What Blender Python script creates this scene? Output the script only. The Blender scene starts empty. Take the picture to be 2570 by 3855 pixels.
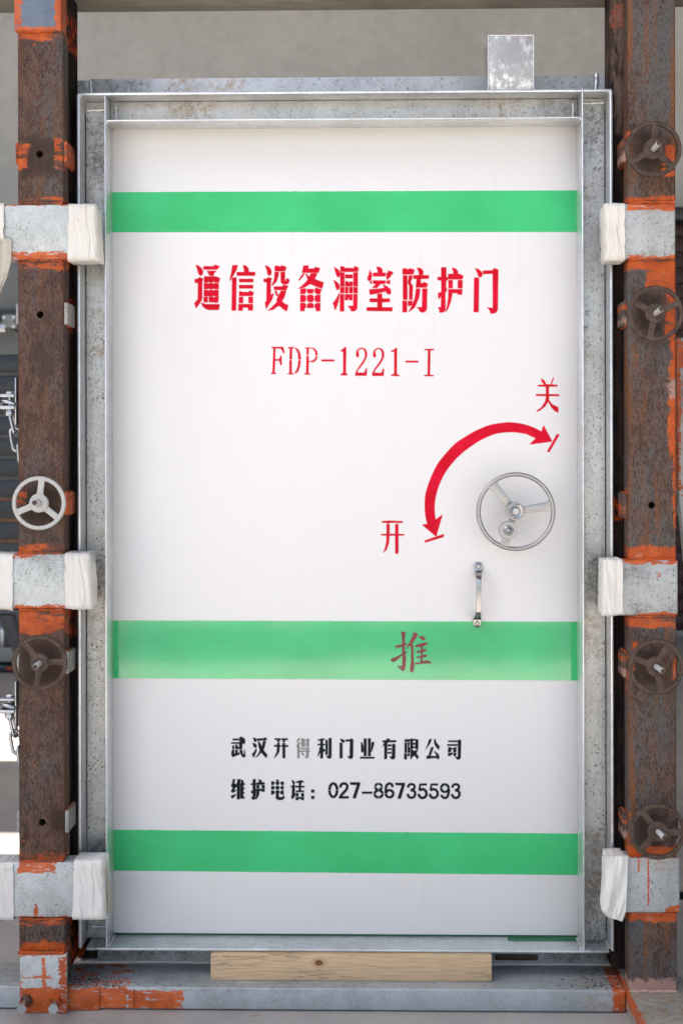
import bpy, bmesh, math, random
from mathutils import Vector, Matrix, noise
random.seed(7)
SC = bpy.context.scene
COL = SC.collection
R = math.radians

# ------------------------------------------------------------------ camera
D0, CZ, F, HX, HY = 3.5, 1.368, 5085.0, 1285.0, 1730.0
YAW, ROLL = R(1.2), R(-0.10)
cam_d = bpy.data.cameras.new('camera'); cam = bpy.data.objects.new('camera', cam_d); COL.objects.link(cam)
cam_d.sensor_fit = 'VERTICAL'; cam_d.sensor_height = 36; cam_d.sensor_width = 24
cam_d.lens = F/3855*36
cam_d.shift_y = (HY-1927.5)/3855
cam_d.clip_start = .05; cam_d.clip_end = 400
CM = Matrix.Translation((0, -D0, CZ)) @ Matrix.Rotation(YAW, 4, 'Z') @ Matrix.Rotation(R(90), 4, 'X') @ Matrix.Rotation(ROLL, 4, 'Z')
cam.matrix_world = CM
cam_d.dof.use_dof = True; cam_d.dof.focus_distance = 3.45; cam_d.dof.aperture_fstop = 4.5
SC.camera = cam
# ------------------------------------------------------------------ light
SUN_EL = 52
w = bpy.data.worlds.new('World'); SC.world = w; w.use_nodes = True
wn = w.node_tree.nodes; wl = w.node_tree.links
sky = wn.new('ShaderNodeTexSky'); sky.sky_type = 'NISHITA'; sky.sun_disc = False
sky.sun_elevation = R(SUN_EL); sky.sun_rotation = R(-90); sky.air_density = 1.0; sky.dust_density = 4.0; sky.ozone_density = .2
wn['Background'].inputs[1].default_value = 0.11
wl.new(sky.outputs[0], wn['Background'].inputs[0])
sd = bpy.data.lights.new('sun', 'SUN'); sun = bpy.data.objects.new('sun', sd); COL.objects.link(sun)
sd.energy = 5.0; sd.angle = R(0.5); sd.color = (1, .91, .79)
sun.rotation_euler = Vector((-math.cos(R(SUN_EL)), 0, math.sin(R(SUN_EL)))).to_track_quat('Z', 'Y').to_euler()
SC.view_settings.view_transform = 'Standard'; SC.view_settings.look = 'None'
SC.view_settings.exposure = 2.17; SC.view_settings.gamma = 1
SC.render.engine = 'CYCLES'
SC.cycles.use_denoising = True
SC.cycles.max_bounces = 10; SC.cycles.diffuse_bounces = 6; SC.cycles.caustics_reflective = False
SC.cycles.sample_clamp_indirect = 6

def at(px, py, Y):
    d = CM.to_3x3() @ Vector(((px-HX)/F, -(py-HY)/F, -1))
    o = CM.translation
    return o + d*((Y-o.y)/d.y)
def AX(px, Y, py=1930): return at(px, py, Y).x
def AZ(py, Y, px=1285): return at(px, py, Y).z

# ------------------------------------------------------------------ object helpers
def link(o, parent=None):
    COL.objects.link(o)
    if parent: o.parent = parent; o.matrix_parent_inverse = Matrix.Translation(-parent.matrix_world.translation) if False else Matrix()
    return o
def origin(p):
    v = Vector((0, 0, 0))
    while p: v += p.location; p = p.parent
    return v
def thing(name, label, cat, loc=(0, 0, 0), group=None):
    o = bpy.data.objects.new(name, None); COL.objects.link(o); o.location = loc; o.empty_display_size = .1
    o['label'] = label; o['category'] = cat
    if group: o['group'] = group
    return o
def tag(o, label, cat, group=None):
    o['label'] = label; o['category'] = cat
    if group: o['group'] = group
    return o
def from_bm(name, bm, mat, parent=None, smooth=False):
    """geometry is given in world coordinates; it is moved to sit under its parent"""
    off = origin(parent)
    if off.length: bmesh.ops.translate(bm, vec=-off, verts=bm.verts)
    me = bpy.data.meshes.new(name); bm.to_mesh(me); bm.free()
    if smooth:
        for p in me.polygons: p.use_smooth = True
        me.set_sharp_from_angle(angle=R(38))
    me.materials.append(mat)
    o = bpy.data.objects.new(name, me); COL.objects.link(o)
    if parent: o.parent = parent
    return o
def bm_box(bm, x0, x1, y0, y1, z0, z1, bev=0, seg=2, lean=None):
    if x0 > x1: x0, x1 = x1, x0
    if z0 > z1: z0, z1 = z1, z0
    if y0 > y1: y0, y1 = y1, y0
    vs = [bm.verts.new(p) for p in ((x0,y0,z0),(x1,y0,z0),(x1,y1,z0),(x0,y1,z0),(x0,y0,z1),(x1,y0,z1),(x1,y1,z1),(x0,y1,z1))]
    fs = [bm.faces.new([vs[i] for i in f]) for f in ((0,3,2,1),(4,5,6,7),(0,1,5,4),(1,2,6,5),(2,3,7,6),(3,0,4,7))]
    if bev:
        es = list({e for f in fs for e in f.edges})
        bmesh.ops.bevel(bm, geom=es, offset=bev, segments=seg, affect='EDGES', profile=.5)
    return vs
def box(name, x0, x1, y0, y1, z0, z1, mat, parent=None, bev=.001, seg=2):
    bm = bmesh.new(); bm_box(bm, x0, x1, y0, y1, z0, z1, bev, seg)
    return from_bm(name, bm, mat, parent, smooth=bev > 0)
def pbox(name, px0, px1, py0, py1, Yf, Yb, mat, parent=None, bev=.001, seg=2, pxr=1285, pyr=1930):
    """box whose FRONT face (plane Yf) covers the given photo rectangle"""
    return box(name, AX(px0, Yf, pyr), AX(px1, Yf, pyr), Yf, Yb, AZ(py1, Yf, pxr), AZ(py0, Yf, pxr), mat, parent, bev, seg)
def bm_tube(bm, pts, r, n=10, closed=False, cap=True):
    pts = [Vector(p) for p in pts]; N = len(pts); rings = []
    up = None
    for i, p in enumerate(pts):
        if closed: t = pts[(i+1) % N]-pts[i-1]
        else: t = pts[min(i+1, N-1)]-pts[max(i-1, 0)]
        t.normalize()
        if up is None:
            up = Vector((0, 0, 1)) if abs(t.z) < .9 else Vector((1, 0, 0))
        a = t.cross(up).normalized(); b = a.cross(t).normalized(); up = b
        rr = r(i/max(1, N-1)) if callable(r) else r
        rings.append([bm.verts.new(p+a*math.cos(2*math.pi*k/n)*rr+b*math.sin(2*math.pi*k/n)*rr) for k in range(n)])
    m = N if closed else N-1
    for i in range(m):
        A, B = rings[i], rings[(i+1) % N]
        for k in range(n): bm.faces.new((A[k], A[(k+1) % n], B[(k+1) % n], B[k]))
    if not closed and cap:
        bm.faces.new(rings[0]); bm.faces.new(rings[-1][::-1])
    bmesh.ops.recalc_face_normals(bm, faces=bm.faces)
def tube(name, pts, r, mat, parent=None, n=12, closed=False):
    bm = bmesh.new(); bm_tube(bm, pts, r, n, closed)
    return from_bm(name, bm, mat, parent, True)
def bm_lathe(bm, c, prof, n=32, axis='Y'):
    """prof: list of (radius, offset along axis); closed end to end"""
    rings = []
    for r, h in prof:
        ring = []
        for k in range(n):
            a = 2*math.pi*k/n; u, v = math.cos(a)*r, math.sin(a)*r
            p = {'Y': (u, h, v), 'Z': (u, v, h), 'X': (h, u, v)}[axis]
            ring.append(bm.verts.new(Vector(c)+Vector(p)))
        rings.append(ring)
    for i in range(len(rings)-1):
        A, B = rings[i], rings[i+1]
        for k in range(n): bm.faces.new((A[k], A[(k+1) % n], B[(k+1) % n], B[k]))
    bm.faces.new(rings[0]); bm.faces.new(rings[-1])
    bmesh.ops.recalc_face_normals(bm, faces=bm.faces)
def lathe(name, c, prof, mat, parent=None, n=32, axis='Y'):
    bm = bmesh.new(); bm_lathe(bm, c, prof, n, axis)
    return from_bm(name, bm, mat, parent, True)
def prism(name, pts, y0, y1, mat, parent=None, bev=0, plane='XZ'):
    bm = bmesh.new()
    mk = {'XZ': lambda a, b, c: (a, c, b), 'YZ': lambda a, b, c: (c, a, b), 'XY': lambda a, b, c: (a, b, c)}[plane]
    A = [bm.verts.new(mk(a, b, y0)) for a, b in pts]; B = [bm.verts.new(mk(a, b, y1)) for a, b in pts]
    n = len(pts); bm.faces.new(A); bm.faces.new(B[::-1])
    for i in range(n): bm.faces.new((A[i], A[(i+1) % n], B[(i+1) % n], B[i]))
    bmesh.ops.recalc_face_normals(bm, faces=bm.faces)
    if bev: bmesh.ops.bevel(bm, geom=list(bm.edges), offset=bev, segments=2, affect='EDGES', profile=.5)
    return from_bm(name, bm, mat, parent, bev > 0)
def copy_tree(o, parent=None):
    c = o.copy(); COL.objects.link(c); c.parent = parent
    for ch in list(o.children): copy_tree(ch, c)
    return c

# ------------------------------------------------------------------ node helpers
class NT:
    def __init__(s, name):
        s.m = bpy.data.materials.new(name); s.m.use_nodes = True; s.t = s.m.node_tree
        s.b = s.t.nodes['Principled BSDF']; s.pos = s.t.nodes.new('ShaderNodeNewGeometry').outputs['Position']
        sp = s.t.nodes.new('ShaderNodeSeparateXYZ'); s.t.links.new(s.pos, sp.inputs[0]); s.X, s.Y, s.Z = sp.outputs
    def put(s, sock, v):
        if hasattr(v, 'is_output'): s.t.links.new(v, sock)
        elif isinstance(v, (tuple, list)) and len(v) == 3 and sock.type == 'RGBA': sock.default_value = (*v, 1)
        else: sock.default_value = v
    def math(s, op, a, b=0.0, clamp=False):
        n = s.t.nodes.new('ShaderNodeMath'); n.operation = op; n.use_clamp = clamp
        s.put(n.inputs[0], a); s.put(n.inputs[1], b); return n.outputs[0]
    def scale(s, v):
        n = s.t.nodes.new('ShaderNodeVectorMath'); n.operation = 'MULTIPLY'; s.put(n.inputs[0], s.pos); n.inputs[1].default_value = v
        return n.outputs[0]
    def noise(s, sc, det=4, rough=.55, st=(1, 1, 1), dist=0, off=0):
        n = s.t.nodes.new('ShaderNodeTexNoise'); n.inputs['Scale'].default_value = sc
        n.inputs['Detail'].default_value = det; n.inputs['Roughness'].default_value = rough; n.inputs['Distortion'].default_value = dist
        v = s.scale(st)
        if off:
            a = s.t.nodes.new('ShaderNodeVectorMath'); a.operation = 'ADD'; s.put(a.inputs[0], v); a.inputs[1].default_value = (off, off*.7, off*1.3); v = a.outputs[0]
        s.put(n.inputs['Vector'], v); return n.outputs['Fac']
    def vor(s, sc, st=(1, 1, 1)):
        n = s.t.nodes.new('ShaderNodeTexVoronoi'); n.inputs['Scale'].default_value = sc; s.put(n.inputs['Vector'], s.scale(st)); return n.outputs['Distance']
    def step(s, v, a, b):
        n = s.t.nodes.new('ShaderNodeMapRange'); n.interpolation_type = 'SMOOTHSTEP'
        s.put(n.inputs[0], v); n.inputs[1].default_value = a; n.inputs[2].default_value = b; return n.outputs[0]
    def mix(s, f, a, b):
        n = s.t.nodes.new('ShaderNodeMix'); n.data_type = 'RGBA'; s.put(n.inputs[0], f); s.put(n.inputs[6], a); s.put(n.inputs[7], b); return n.outputs[2]
    def mixf(s, f, a, b):
        n = s.t.nodes.new('ShaderNodeMix'); s.put(n.inputs[0], f); s.put(n.inputs[2], a); s.put(n.inputs[3], b); return n.outputs[0]
    def patches(s, lst, amp=.02, sc=30, soft=.002, st=(1, 1, 1)):
        """lst of (x, z, rx, rz) in metres -> mask with ragged edges (paint, dirt or painted shade)"""
        out = None
        for x, z, rx, rz in lst:
            dx = s.math('SUBTRACT', rx, s.math('ABSOLUTE', s.math('SUBTRACT', s.X, x)))
            dz = s.math('SUBTRACT', rz, s.math('ABSOLUTE', s.math('SUBTRACT', s.Z, z)))
            d = s.math('MINIMUM', dx, dz)
            out = d if out is None else s.math('MAXIMUM', out, d)
        n = s.math('MULTIPLY', s.math('SUBTRACT', s.noise(sc, 6, .65, st), .5), amp*2.6)
        n = s.math('ADD', n, s.math('MULTIPLY', s.math('SUBTRACT', s.noise(sc*4.5, 4, .7, (st[0]*1.6, 1, st[2]*.5), 0, 2.3), .5), amp*1.3))
        return s.step(s.math('ADD', out, n), -soft, soft)
    def bump(s, h, strength=.3, dist=.002):
        n = s.t.nodes.new('ShaderNodeBump'); n.inputs['Strength'].default_value = strength; n.inputs['Distance'].default_value = dist
        s.put(n.inputs['Height'], h); s.put(s.b.inputs['Normal'], n.outputs[0])
    def set(s, **k):
        for a, v in k.items():
            s.put(s.b.inputs[{'col': 'Base Color', 'rough': 'Roughness', 'metal': 'Metallic', 'spec': 'Specular IOR Level', 'coat': 'Coat Weight', 'coatr': 'Coat Roughness'}[a]], v)
        return s.m
def PR(lst, Y):
    out = []
    for x0, x1, y0, y1 in lst:
        a, b = at(x0, y0, Y), at(x1, y1, Y)
        out.append(((a.x+b.x)/2, (a.z+b.z)/2, abs(b.x-a.x)/2, abs(a.z-b.z)/2))
    return out
ORANGE = (.50, .080, .015)
YF, YB = -.165, -.105          # front tube of the posts
YBL = -.172                    # front of the clamp blocks

def rust_mat(name, patches, blue=.5, streak=.5, pale=None, grease_shade=None, full=0):
    n = NT(name)
    big = n.noise(7, 5, .6, (1, 1, .45)); med = n.noise(34, 6, .75, (1.5, 1, .5), .3, 3); fine = n.noise(170, 5, .75, (1.3, 1, .45), 0, 7)
    grain = n.noise(150, 6, .85, (1.25, 1, .5), .2, 51)
    c = n.mix(n.step(n.math('ADD', n.math('MULTIPLY', med, .5), n.math('MULTIPLY', grain, .5)), .42, .58), (.052, .027, .018), (.125, .068, .048))
    gs = n.math('ADD', n.math('MULTIPLY', big, .42), n.math('MULTIPLY', grain, .58))
    c = n.mix(n.math('MULTIPLY', n.step(gs, .515-.06*blue, .60-.06*blue), .62+.2*blue), c, (.092, .096, .097))
    orr = n.step(n.math('ADD', n.math('MULTIPLY', n.noise(13, 5, .6, (2.6, 1, .22), .3, 11), .6), n.math('MULTIPLY', fine, .4)), .50, .60)
    c = n.mix(n.math('MULTIPLY', orr, streak), c, (.19, .066, .014))
    c = n.mix(n.math('MULTIPLY', n.step(fine, .53, .60), .7), c, (.022, .014, .011))
    c = n.mix(n.math('MULTIPLY', n.step(n.noise(300, 3, .7, (1, 1, .6), 0, 21), .58, .66), .4), c, (.21, .16, .14))
    c = n.mix(n.math('MULTIPLY', n.step(n.noise(6, 4, .6, (1, 1, .8), 0, 61), .56, .70), .65), c, (.035, .028, .026))
    spots = n.math('MULTIPLY', n.step(n.vor(26), .075, .045), n.step(n.noise(5, 2, .5, (1, 1, 1), 0, 31), .50, .56))
    c = n.mix(spots, c, ORANGE)
    rough = n.mixf(fine, .42, .75)
    if grease_shade:  # dark greasy rust, with the shade behind the wheels painted in
        c = n.mix(n.math('MULTIPLY', n.patches(grease_shade, .02, 14, .016), n.mixf(n.step(grain, .4, .6), .55, .92)), c, (.030, .018, .012))
    if patches:
        m = n.patches(patches, .014, 24, .0028)
        wear = n.step(n.math('ADD', n.math('MULTIPLY', n.noise(48, 6, .75, (.4, 1, 1.8), .5, 41), .65), n.math('MULTIPLY', n.noise(9, 3, .5, (1, 1, 1), 0, 43), .35)), .535+full, .50+full)
        m = n.math('MULTIPLY', m, n.mixf(wear, .12, 1.0))
        oc = n.mix(n.step(n.noise(24, 5, .6), .35, .7), (.38, .062, .010), (.54, .105, .018))
        oc = n.mix(n.math('MULTIPLY', n.step(fine, .50, .62), .55), oc, (.16, .045, .02))
        oc = n.mix(n.math('MULTIPLY', n.step(n.noise(18, 4, .6, (1, 1, 1), 0, 47), .6, .68), .5), oc, (.50, .20, .13))
        c = n.mix(m, c, oc); rough = n.mixf(m, rough, .42)
    if pale:
        mp = n.patches(pale, .02, 60, .006)
        c = n.mix(n.math('MULTIPLY', mp, .75), c, (.46, .27, .22))
    n.bump(n.math('ADD', n.math('MULTIPLY', med, .5), n.math('MULTIPLY', fine, .5)), .45, .0016)
    return n.set(col=c, rough=rough, metal=.0, spec=.22)

def galv_mat(name, base=(.50, .53, .54), orange=None, stain=None, dark=None, speck=.5, metal=.45, rough=.42, brush=False, thin=None, pale=None):
    n = NT(name)
    big = n.noise(7, 5, .6, (1, 1, .6)); med = n.noise(45, 5, .6, (1, 1, 1), 0, 5); fine = n.noise(260, 3, .6, (1, 1, 1), 0, 9)
    k = tuple(v*.74 for v in base)
    c = n.mix(n.step(n.math('ADD', n.math('MULTIPLY', big, .6), n.math('MULTIPLY', med, .4)), .36, .62), k, base)
    c = n.mix(n.math('MULTIPLY', n.step(fine, .4, .75), .3), c, tuple(min(1, v*1.35) for v in base))
    if brush:
        c = n.mix(n.math('MULTIPLY', n.step(n.noise(420, 2, .5, (1, 1, .02)), .45, .7), .35), c, tuple(v*.6 for v in base))
    if stain:
        m = n.patches(stain, .05, 14, .03)
        m = n.math('MULTIPLY', m, n.step(n.noise(55, 5, .7, (1, 1, 1), 0, 13), .42, .62))
        c = n.mix(n.math('MULTIPLY', m, .62), c, (.34, .20, .07))
    pit = n.math('MULTIPLY', n.step(n.noise(150, 4, .75, (1, 1, .8), 0, 17), .56, .64), n.step(n.noise(14, 4, .65, (1, 1, .7), 0, 19), .34, .60))
    c = n.mix(n.math('MULTIPLY', pit, speck), c, (.05, .038, .028))
    pit2 = n.math('MULTIPLY', n.step(n.vor(110, (1, 1, .8)), .24, .13), n.step(n.noise(11, 4, .6, (1, 1, 1), 0, 23), .49, .58))
    c = n.mix(n.math('MULTIPLY', pit2, speck*.8), c, (.13, .08, .035))
    if dark:
        m = n.patches(dark, .05, 22, .035)
        c = n.mix(n.math('MULTIPLY', m, n.mixf(n.step(n.noise(70, 6, .75, (1, 1, 1), 0, 27), .38, .6), .15, .72)), c, (.09, .085, .072))
    met = metal; rg = n.mixf(med, rough, rough+.2)
    if orange:
        m = n.patches(orange, .012, 45, .0012, (.6, 1, 1.6))
        wear = n.step(n.noise(70, 6, .7, (.35, 1, 1.8), .4, 33), .62, .57)
        m = n.math('MULTIPLY', m, wear)
        c = n.mix(m, c, n.mix(n.step(n.noise(30, 4), .4, .65), (.40, .068, .011), (.54, .108, .019)))
        met = n.mixf(m, metal, 0.0)
    if thin:
        m = n.patches(thin, .0035, 40, .0008)
        c = n.mix(m, c, (.52, .06, .018)); met = n.mixf(m, met, 0.0) if hasattr(met, 'is_output') else n.mixf(m, metal, 0.0)
    if pale:
        m = n.math('MULTIPLY', n.patches(pale, .03, 40, .012), n.step(n.noise(60, 5, .7, (1, 1, .5), 0, 37), .44, .56))
        c = n.mix(m, c, (.8, .8, .79))
    n.bump(n.math('ADD', n.math('MULTIPLY', med, .5), n.math('MULTIPLY', fine, .3)), .22, .0012)
    return n.set(col=c, rough=rg, metal=met)

# ------------------------------------------------------------------ materials
def flat(name, col, rough=.5, metal=0, var=.15, sc=20, bump=.1, coat=0, spec=.5, st=(1, 1, 1)):
    n = NT(name)
    f = n.noise(sc, 5, .6, st)
    c = n.mix(f, tuple(v*(1-var) for v in col), tuple(min(1, v*(1+var)) for v in col))
    n.bump(n.noise(sc*6, 3), bump, .001)
    return n.set(col=c, rough=rough, metal=metal, coat=coat, coatr=.05, spec=spec)

def door_mat():
    n = NT('white_door_paint')
    a = n.noise(2.2, 4, .55, (1, 1, 1.6)); b = n.noise(18, 4, .6, (1.4, 1, .25), 0, 5)
    c = n.mix(a, (.80, .777, .755), (.79, .787, .785))
    c = n.mix(n.math('MULTIPLY', n.step(b, .5, .75), .35), c, (.79, .76, .715))
    sc = n.math('MULTIPLY', n.step(n.noise(70, 5, .75, (.35, 1, 1.8), .4, 71), .63, .70), n.step(n.noise(2.6, 3, .6, (1, 1, 1), 0, 73), .53, .62))
    c = n.mix(n.math('MULTIPLY', sc, .35), c, (.50, .49, .47))
    dr_ = n.math('MULTIPLY', n.step(n.noise(30, 3, .6, (1.6, 1, .05), 0, 75), .56, .66), n.step(n.noise(1.8, 3, .6, (1, 1, 1), 0, 77), .45, .6))
    c = n.mix(n.math('MULTIPLY', dr_, .22), c, (.70, .67, .64))
    sp = n.math('MULTIPLY', n.step(n.vor(7), .026, .012), n.step(n.noise(2.0, 2, .5, (1, 1, 1), 0, 3), .5, .56))
    c = n.mix(n.math('MULTIPLY', sp, .7), c, (.3, .3, .28))
    n.bump(n.math('ADD', n.noise(9, 3), n.math('MULTIPLY', n.noise(420, 2), .08)), .12, .003)
    return n.set(col=c, rough=.42, spec=.3)
M = {}
M['door'] = door_mat()
def green_mat(name, gloss):
    n = NT(name)
    a = n.noise(3.2, 4, .6, (1, 1, 1.6))
    c = n.mix(n.step(a, .3, .7), (.030, .46, .145), (.046, .56, .195))
    n.bump(n.math('ADD', n.noise(2.4, 1.5, .5, (1, 1, .8)), n.math('MULTIPLY', n.noise(90, 2, .5, (.5, 1, 2)), .008)), .22 if gloss else .1, .016 if gloss else .004)
    return n.set(col=c, rough=.07 if gloss else .42, spec=.9 if gloss else .4, coat=1.0 if gloss else 0, coatr=.06)
M['green'] = green_mat('green_paint', False); M['green_film'] = green_mat('green_reflective_film', True)
def ink(name, c0, c1, rough, spec=.5, coat=0):
    n = NT(name); a = n.noise(16, 4, .6)
    return n.set(col=n.mix(n.step(a, .35, .68), c0, c1), rough=rough, spec=spec, coat=coat, coatr=.05)
M['red'] = ink('red_stencil_paint', (.56, .002, .014), (.70, .004, .034), .6, .12)
M['pink_mist'] = ink('pink_paint_mist', (.78, .42, .46), (.80, .60, .60), .6, .12); M['grey_mist'] = ink('grey_paint_mist', (.42, .42, .43), (.58, .58, .58), .6, .12)
M['maroon'] = ink('maroon_film', (.17, .016, .02), (.22, .02, .026), .12, .6, .3)
M['black'] = ink('black_stencil_paint', (.006, .008, .014), (.012, .015, .022), .5, .12)
M['grey_sheen'] = ink('film_sheen_grey', (.19, .178, .178), (.24, .225, .225), .3)  # grey stands in for light reflected off the black film
def wheel_rust():
    n = NT('rusty_cast_iron'); a = n.noise(60, 5, .7); b = n.noise(260, 4, .7, (1, 1, 1), 0, 3)
    c = n.mix(n.step(a, .35, .65), (.052, .031, .022), (.100, .066, .050)); c = n.mix(n.math('MULTIPLY', n.step(b, .52, .66), .6), c, (.03, .018, .012))
    n.bump(b, .4, .001); return n.set(col=c, rough=.6, metal=.1, spec=.35)
M['rust'] = wheel_rust()
def cast(name, col, r=.4, m=.85, mottled=.25):
    n = NT(name); a = n.noise(30, 5, .6); b = n.noise(220, 4, .65, (1, 1, 1), 0, 4)
    c = n.mix(a, tuple(v*(1-mottled) for v in col), col)
    c = n.mix(n.math('MULTIPLY', n.step(b, .58, .7), .5), c, tuple(v*.45 for v in col))
    n.bump(b, .2, .0008); return n.set(col=c, rough=n.mixf(a, r-.06, r+.12), metal=m)
M['cast_alu'] = cast('cast_aluminium', (.44, .43, .415), .36, .75)
M['shaft'] = cast('bare_shaft', (.80, .80, .80), .38, .35, .15)
M['dull_alu'] = cast('dull_aluminium', (.50, .49, .47), .55, .3, .15)
M['steel'] = cast('bright_steel', (.50, .51, .53), .3, .9, .15)
M['chrome'] = cast('polished_steel', (.42, .41, .40), .16, 1.0, .1)
M['weld_silver'] = cast('silver_weld', (.72, .72, .72), .35, .7, .3)
M['weld_orange'] = rust_mat('painted_weld', [(0, 0, 99, 99)], .2, .4)
M['dark'] = flat('dark_recess', (.02, .02, .022), .8)
def tape_mat():
    n = NT('white_cloth_tape')
    a = n.noise(9, 5, .6); b = n.noise(75, 5, .65, (2.5, 1, .25), .4); f = n.noise(900, 2, .5, (1, 1, .4))
    c = n.mix(a, (.66, .63, .57), (.78, .77, .74)); c = n.mix(n.math('MULTIPLY', n.step(b, .55, .75), .4), c, (.52, .47, .38))
    c = n.mix(n.math('MULTIPLY', n.step(n.noise(12, 5, .7, (1, 1, 1), 0, 9), .6, .75), .4), c, (.40, .33, .25))
    n.bump(n.math('ADD', n.math('MULTIPLY', b, .8), n.math('MULTIPLY', f, .15)), .5, .002)
    return n.set(col=c, rough=.85, spec=.2)
M['tape'] = tape_mat()
M['rag'] = flat('grey_rag', (.50, .46, .39), .9, var=.35, sc=40, bump=.5)
def wood_mat():
    n = NT('pine_wood')
    kx, kz = AX(1200, -.108, 3620), AZ(3625, -.108, 1200)
    dx = n.math('MULTIPLY', n.math('SUBTRACT', n.X, kx), 85); dz = n.math('MULTIPLY', n.math('SUBTRACT', n.Z, kz), 120)
    d = n.math('SQRT', n.math('ADD', n.math('MULTIPLY', dx, dx), n.math('MULTIPLY', dz, dz)))
    infl = n.math('DIVIDE', 1.0, n.math('ADD', 1.0, n.math('MULTIPLY', d, .5)))
    zz = n.math('ADD', n.Z, n.math('MULTIPLY', n.noise(5, 3, .5, (1, 1, 1)), .03))
    zz = n.math('ADD', zz, n.math('MULTIPLY', infl, n.math('MULTIPLY', n.math('SIGN', dz), -.012)))
    g = n.math('SINE', n.math('MULTIPLY', zz, 620)); g = n.math('MULTIPLY_ADD', g, .5) if False else n.math('ADD', n.math('MULTIPLY', g, .5), .5)
    fine = n.noise(240, 4, .6, (.05, 1, 1.3))
    c = n.mix(n.math('MULTIPLY', g, .45), (.66, .47, .29), (.56, .38, .215))
    c = n.mix(n.math('MULTIPLY', n.step(fine, .48, .64), .5), c, (.38, .26, .155))
    stn = n.math('MULTIPLY', n.step(n.noise(5, 5, .65, (.6, 1, 2.4), 0, 4), .50, .64), n.step(n.noise(120, 5, .7, (.15, 1, 1.6), 0, 8), .45, .6))
    c = n.mix(n.math('MULTIPLY', stn, .75), c, (.14, .12, .10))
    c = n.mix(n.step(d, 1.05, .75), c, (.20, .075, .035))
    c = n.mix(n.math('MULTIPLY', n.math('MULTIPLY', n.step(d, 2.1, 1.2), n.step(d, .8, 1.1)), .5), c, (.42, .24, .10))
    n.bump(n.math('ADD', fine, n.math('MULTIPLY', g, .4)), .35, .001)
    return n.set(col=c, rough=.75, spec=.25)
M['wood'] = wood_mat()
def concrete(name, a, b, sc=1.0, rough=.6, extra=True, bumps=.15):
    n = NT(name)
    x = n.noise(.9*sc, 6, .65); y = n.noise(9*sc, 6, .65, (1, 1, 1), 0, 4); z = n.noise(90*sc, 4, .6, (1, 1, 1), 0, 8)
    c = n.mix(n.step(n.math('ADD', n.math('MULTIPLY', x, .6), n.math('MULTIPLY', y, .4)), .35, .65), a, b)
    c = n.mix(n.math('MULTIPLY', n.step(y, .58, .72), .25), c, tuple(v*.6 for v in a))
    c = n.mix(n.math('MULTIPLY', n.step(z, .6, .72), .3), c, tuple(v*.5 for v in a))
    if extra:
        st = n.math('MULTIPLY', n.step(n.noise(4, 5, .7, (1, 1, 1), 0, 14), .62, .66), n.step(n.noise(26, 4, .6, (1, 1, 1), 0, 15), .48, .56))
        c = n.mix(n.math('MULTIPLY', st, .45), c, (.33, .13, .09))
    n.bump(n.math('ADD', y, n.math('MULTIPLY', z, .3)), bumps, .004)
    return n.set(col=c, rough=n.mixf(y, rough-.1, rough+.12))
M['floor'] = concrete('concrete_floor', (.30, .29, .285), (.42, .40, .385), 1, .55)
M['wall'] = concrete('plastered_wall', (.60, .61, .60), (.76, .77, .76), 1.1, .8, False)
M['roof'] = flat('roof_sheet', (.25, .25, .25), .6)
M['side'] = concrete('dark_side_wall', (.12, .12, .12), (.16, .16, .155), .5, .8, False)  # unseen walls, darkened to cut sideways bounce
M['shutter'] = flat('dark_red_shutter', (.045, .008, .010), .5, var=.3, sc=3)
M['grey_metal'] = flat('grey_painted_metal', (.30, .31, .31), .5, var=.2, sc=6)
M['dark_metal'] = flat('dark_sheet_metal', (.04, .046, .052), .35, .4, var=.5, sc=9, st=(1, 1, 3))
M['edge_grey'] = flat('grey_sheet_edge', (.11, .115, .12), .5, var=.6, sc=14)
M['rust_strip'] = flat('rusted_sheet_edge', (.26, .115, .06), .6, var=.7, sc=16)

# ------------------------------------------------------------------ the setting
def structure(o): o['kind'] = 'structure'; return o
bm = bmesh.new(); bm_box(bm, -60, 60, -60, 30, -.2, 0); structure(from_bm('floor', bm, M['floor']))
YW = 7.0
structure(box('back_wall', -10, 10, YW, YW+.25, 0.001, 6, M['wall'], None, 0))
structure(box('side_wall', -10.25, -10.002, -8, YW+.25, 0.001, 6, M['side'], None, 0))
structure(box('side_wall', 10.002, 10.25, -8, YW+.25, 0.001, 6, M['side'], None, 0))
# roof out of view; three openings added and sized for floor sun and bounce
RZ, SH = 6.0, 6.0/math.tan(R(SUN_EL))
opens = [(-5.6, -1.7, -6.0, 5.5), (1.12, 1.42, -4.2, .9), (2.62, 3.75, -4.2, .9)]
ys = [-8.0]; bm = bmesh.new()
for y0, y1, x0, x1 in opens:
    bm_box(bm, -10.3, 10.3, ys[-1], y0, RZ+.002, RZ+.12)
    bm_box(bm, -10.3, x0-SH, y0, y1, RZ+.002, RZ+.12); bm_box(bm, x1-SH, 10.3, y0, y1, RZ+.002, RZ+.12)
    ys.append(y1)
bm_box(bm, -10.3, 10.3, ys[-1], YW+.3, RZ+.002, RZ+.12)
structure(from_bm('roof', bm, M['roof']))

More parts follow.
